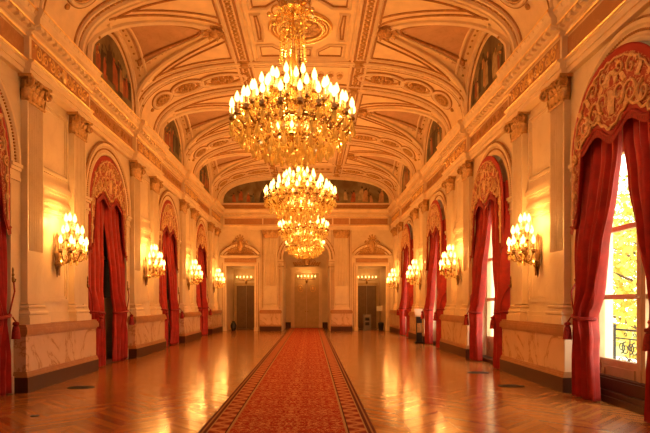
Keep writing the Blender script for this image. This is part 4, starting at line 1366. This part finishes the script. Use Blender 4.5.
# ------------------------------------------------------------------ outside the right windows
mb = MB(); mb.box(X(1,5.5), 9.5, -6, 45, -.4, -.05)
struct(mb.build('floor_terrace', M['extstone']), 'pale terrace outside the right windows')
mb = MB(); mb.box(9.5, 120, -60, 160, -5, -4.6)
struct(mb.build('ground_garden', simple('garden_grass', (.22,.24,.06,1), .9, 0, .4, .6)), 'garden lawn outside')
for i, yb in enumerate((11.4, 17.5, 23.6, 29.7)):
    mb = MB(); mb.box(5.25, 5.85, yb-.75, yb+.75, -.05, 8.5); mb.box(5.25,5.92,yb-.80,yb+.80,-.05,.4)
    struct(mb.build('wall_pier_%s' % ORD[i], M['extstone']), 'pale stone pier outside between the right windows')
def make_railing():
    r = thing('balcony_railing', (6.75, 0, 0), 'wrought iron balcony railing with scrolls outside the nearest right window', 'railing')
    mb = MB(); mb.box(-.03,.03,3.0,12.3,1.0,1.04); mb.box(-.02,.02,3.0,12.3,.82,.845); mb.box(-.02,.02,3.0,12.3,.08,.11)
    mb.build('rails', M['iron'], r)
    y = 3.0
    while y < 12.4:
        mb = MB(); mb.box(-.025,.025,y-.025,y+.025,-.05,1.06); mb.ball((0,y,1.09), .045); mb.build('post', M['iron'], r); y += 1.54
    y = 3.3; mb = MB(); k = 0
    while y < 12.1:
        f = lambda a,b: (0,a,b)
        for zc, dd in ((.30,1),(.62,-1)):
            spiral(mb, (y,zc), .15, 1.6, pi/2, .014, f, dd, 18, 4); spiral(mb, (y+.16,zc+.02), .13, 1.5, -pi/2, .014, f, dd, 16, 4)
        mb.tube([(0,y-.16,.10),(0,y-.16,.82)], .012, 4)
        spiral(mb, (y,.91), .06, 1.2, 0, .010, f, 1, 12, 4)
        y += .34; k += 1
    mb.build('scrollwork', M['iron'], r)
make_railing()
LEAFM = [simple('yellow_leaves', (.62,.50,.09,1), .7, 0, .35, 2), simple('green_leaves', (.30,.36,.07,1), .7, 0, .35, 2), simple('pale_leaves', (.70,.62,.22,1), .7, 0, .3, 2)]
M['bark'] = simple('bark', (.10,.07,.045,1), .9, 0, .3, 6)
def tree(x, y, h, r0, mi, label, seed):
    rn = random.Random(seed)
    r = thing('garden_tree', (x,y,-4.6), label, 'tree', 'trees in the garden')
    mb = MB(); mb.tube([(0,0,0),(.1,.05,h*.3),(-.05,.1,h*.6),(0,0,h*.85)], [.35,.26,.18,.06], 8)
    for k in range(9):
        a = k*2.4; z = h*(.35+.05*k)
        mb.tube([(0,0,z),(r0*.4*cos(a),r0*.4*sin(a),z+h*.10),(r0*.8*cos(a),r0*.8*sin(a),z+h*.16)], [.10,.06,.02], 5)
    mb.build('trunk', M['bark'], r, smooth=True)
    mb = MB()
    for k in range(3600):
        u = rn.gauss(0,1); v = rn.gauss(0,1); w = rn.gauss(0,1); n_ = sqrt(u*u+v*v+w*w)+1e-6
        rad = (rn.random()**.45)
        c = Vector((u/n_*r0*rad, v/n_*r0*rad, h*.62+w/n_*h*.40*rad))
        s_ = rn.uniform(.10,.24)
        a = Vector((rn.uniform(-1,1),rn.uniform(-1,1),rn.uniform(-1,1))).normalized(); b_ = a.cross(Vector((rn.uniform(-1,1),rn.uniform(-1,1),rn.uniform(-1,1)))).normalized()
        mb.add([c-a*s_, c+b_*s_*.6, c+a*s_, c-b_*s_*.6], [(0,1,2,3)])
    o = mb.build('crown', LEAFM[mi], r, recalc=False)
tree(15, 23, 11, 4.6, 0, 'yellow leaved tree seen through the nearest right window', 1)
tree(20, 31, 14, 5.5, 1, 'green leaved tree farther behind, seen through the nearest right window', 2)
tree(27, 44, 16, 7.0, 2, 'pale leaved tree farthest out in the garden beyond the right windows', 3)

# ------------------------------------------------------------------ daylight
w = bpy.data.worlds.new('sky'); sc.world = w; w.use_nodes = True
nt = w.node_tree; bg = nt.nodes['Background']
sky = nt.nodes.new('ShaderNodeTexSky'); sky.sky_type = 'HOSEK_WILKIE'; sky.turbidity = 6
sky.sun_direction = (.5,-.3,.8)
mx = nt.nodes.new('ShaderNodeMix'); mx.data_type = 'RGBA'; mx.inputs[0].default_value = .75
nt.links.new(sky.outputs[0], mx.inputs[6]); mx.inputs[7].default_value = (1.0,.88,.66,1)
nt.links.new(mx.outputs[2], bg.inputs['Color']); bg.inputs['Strength'].default_value = 6.5
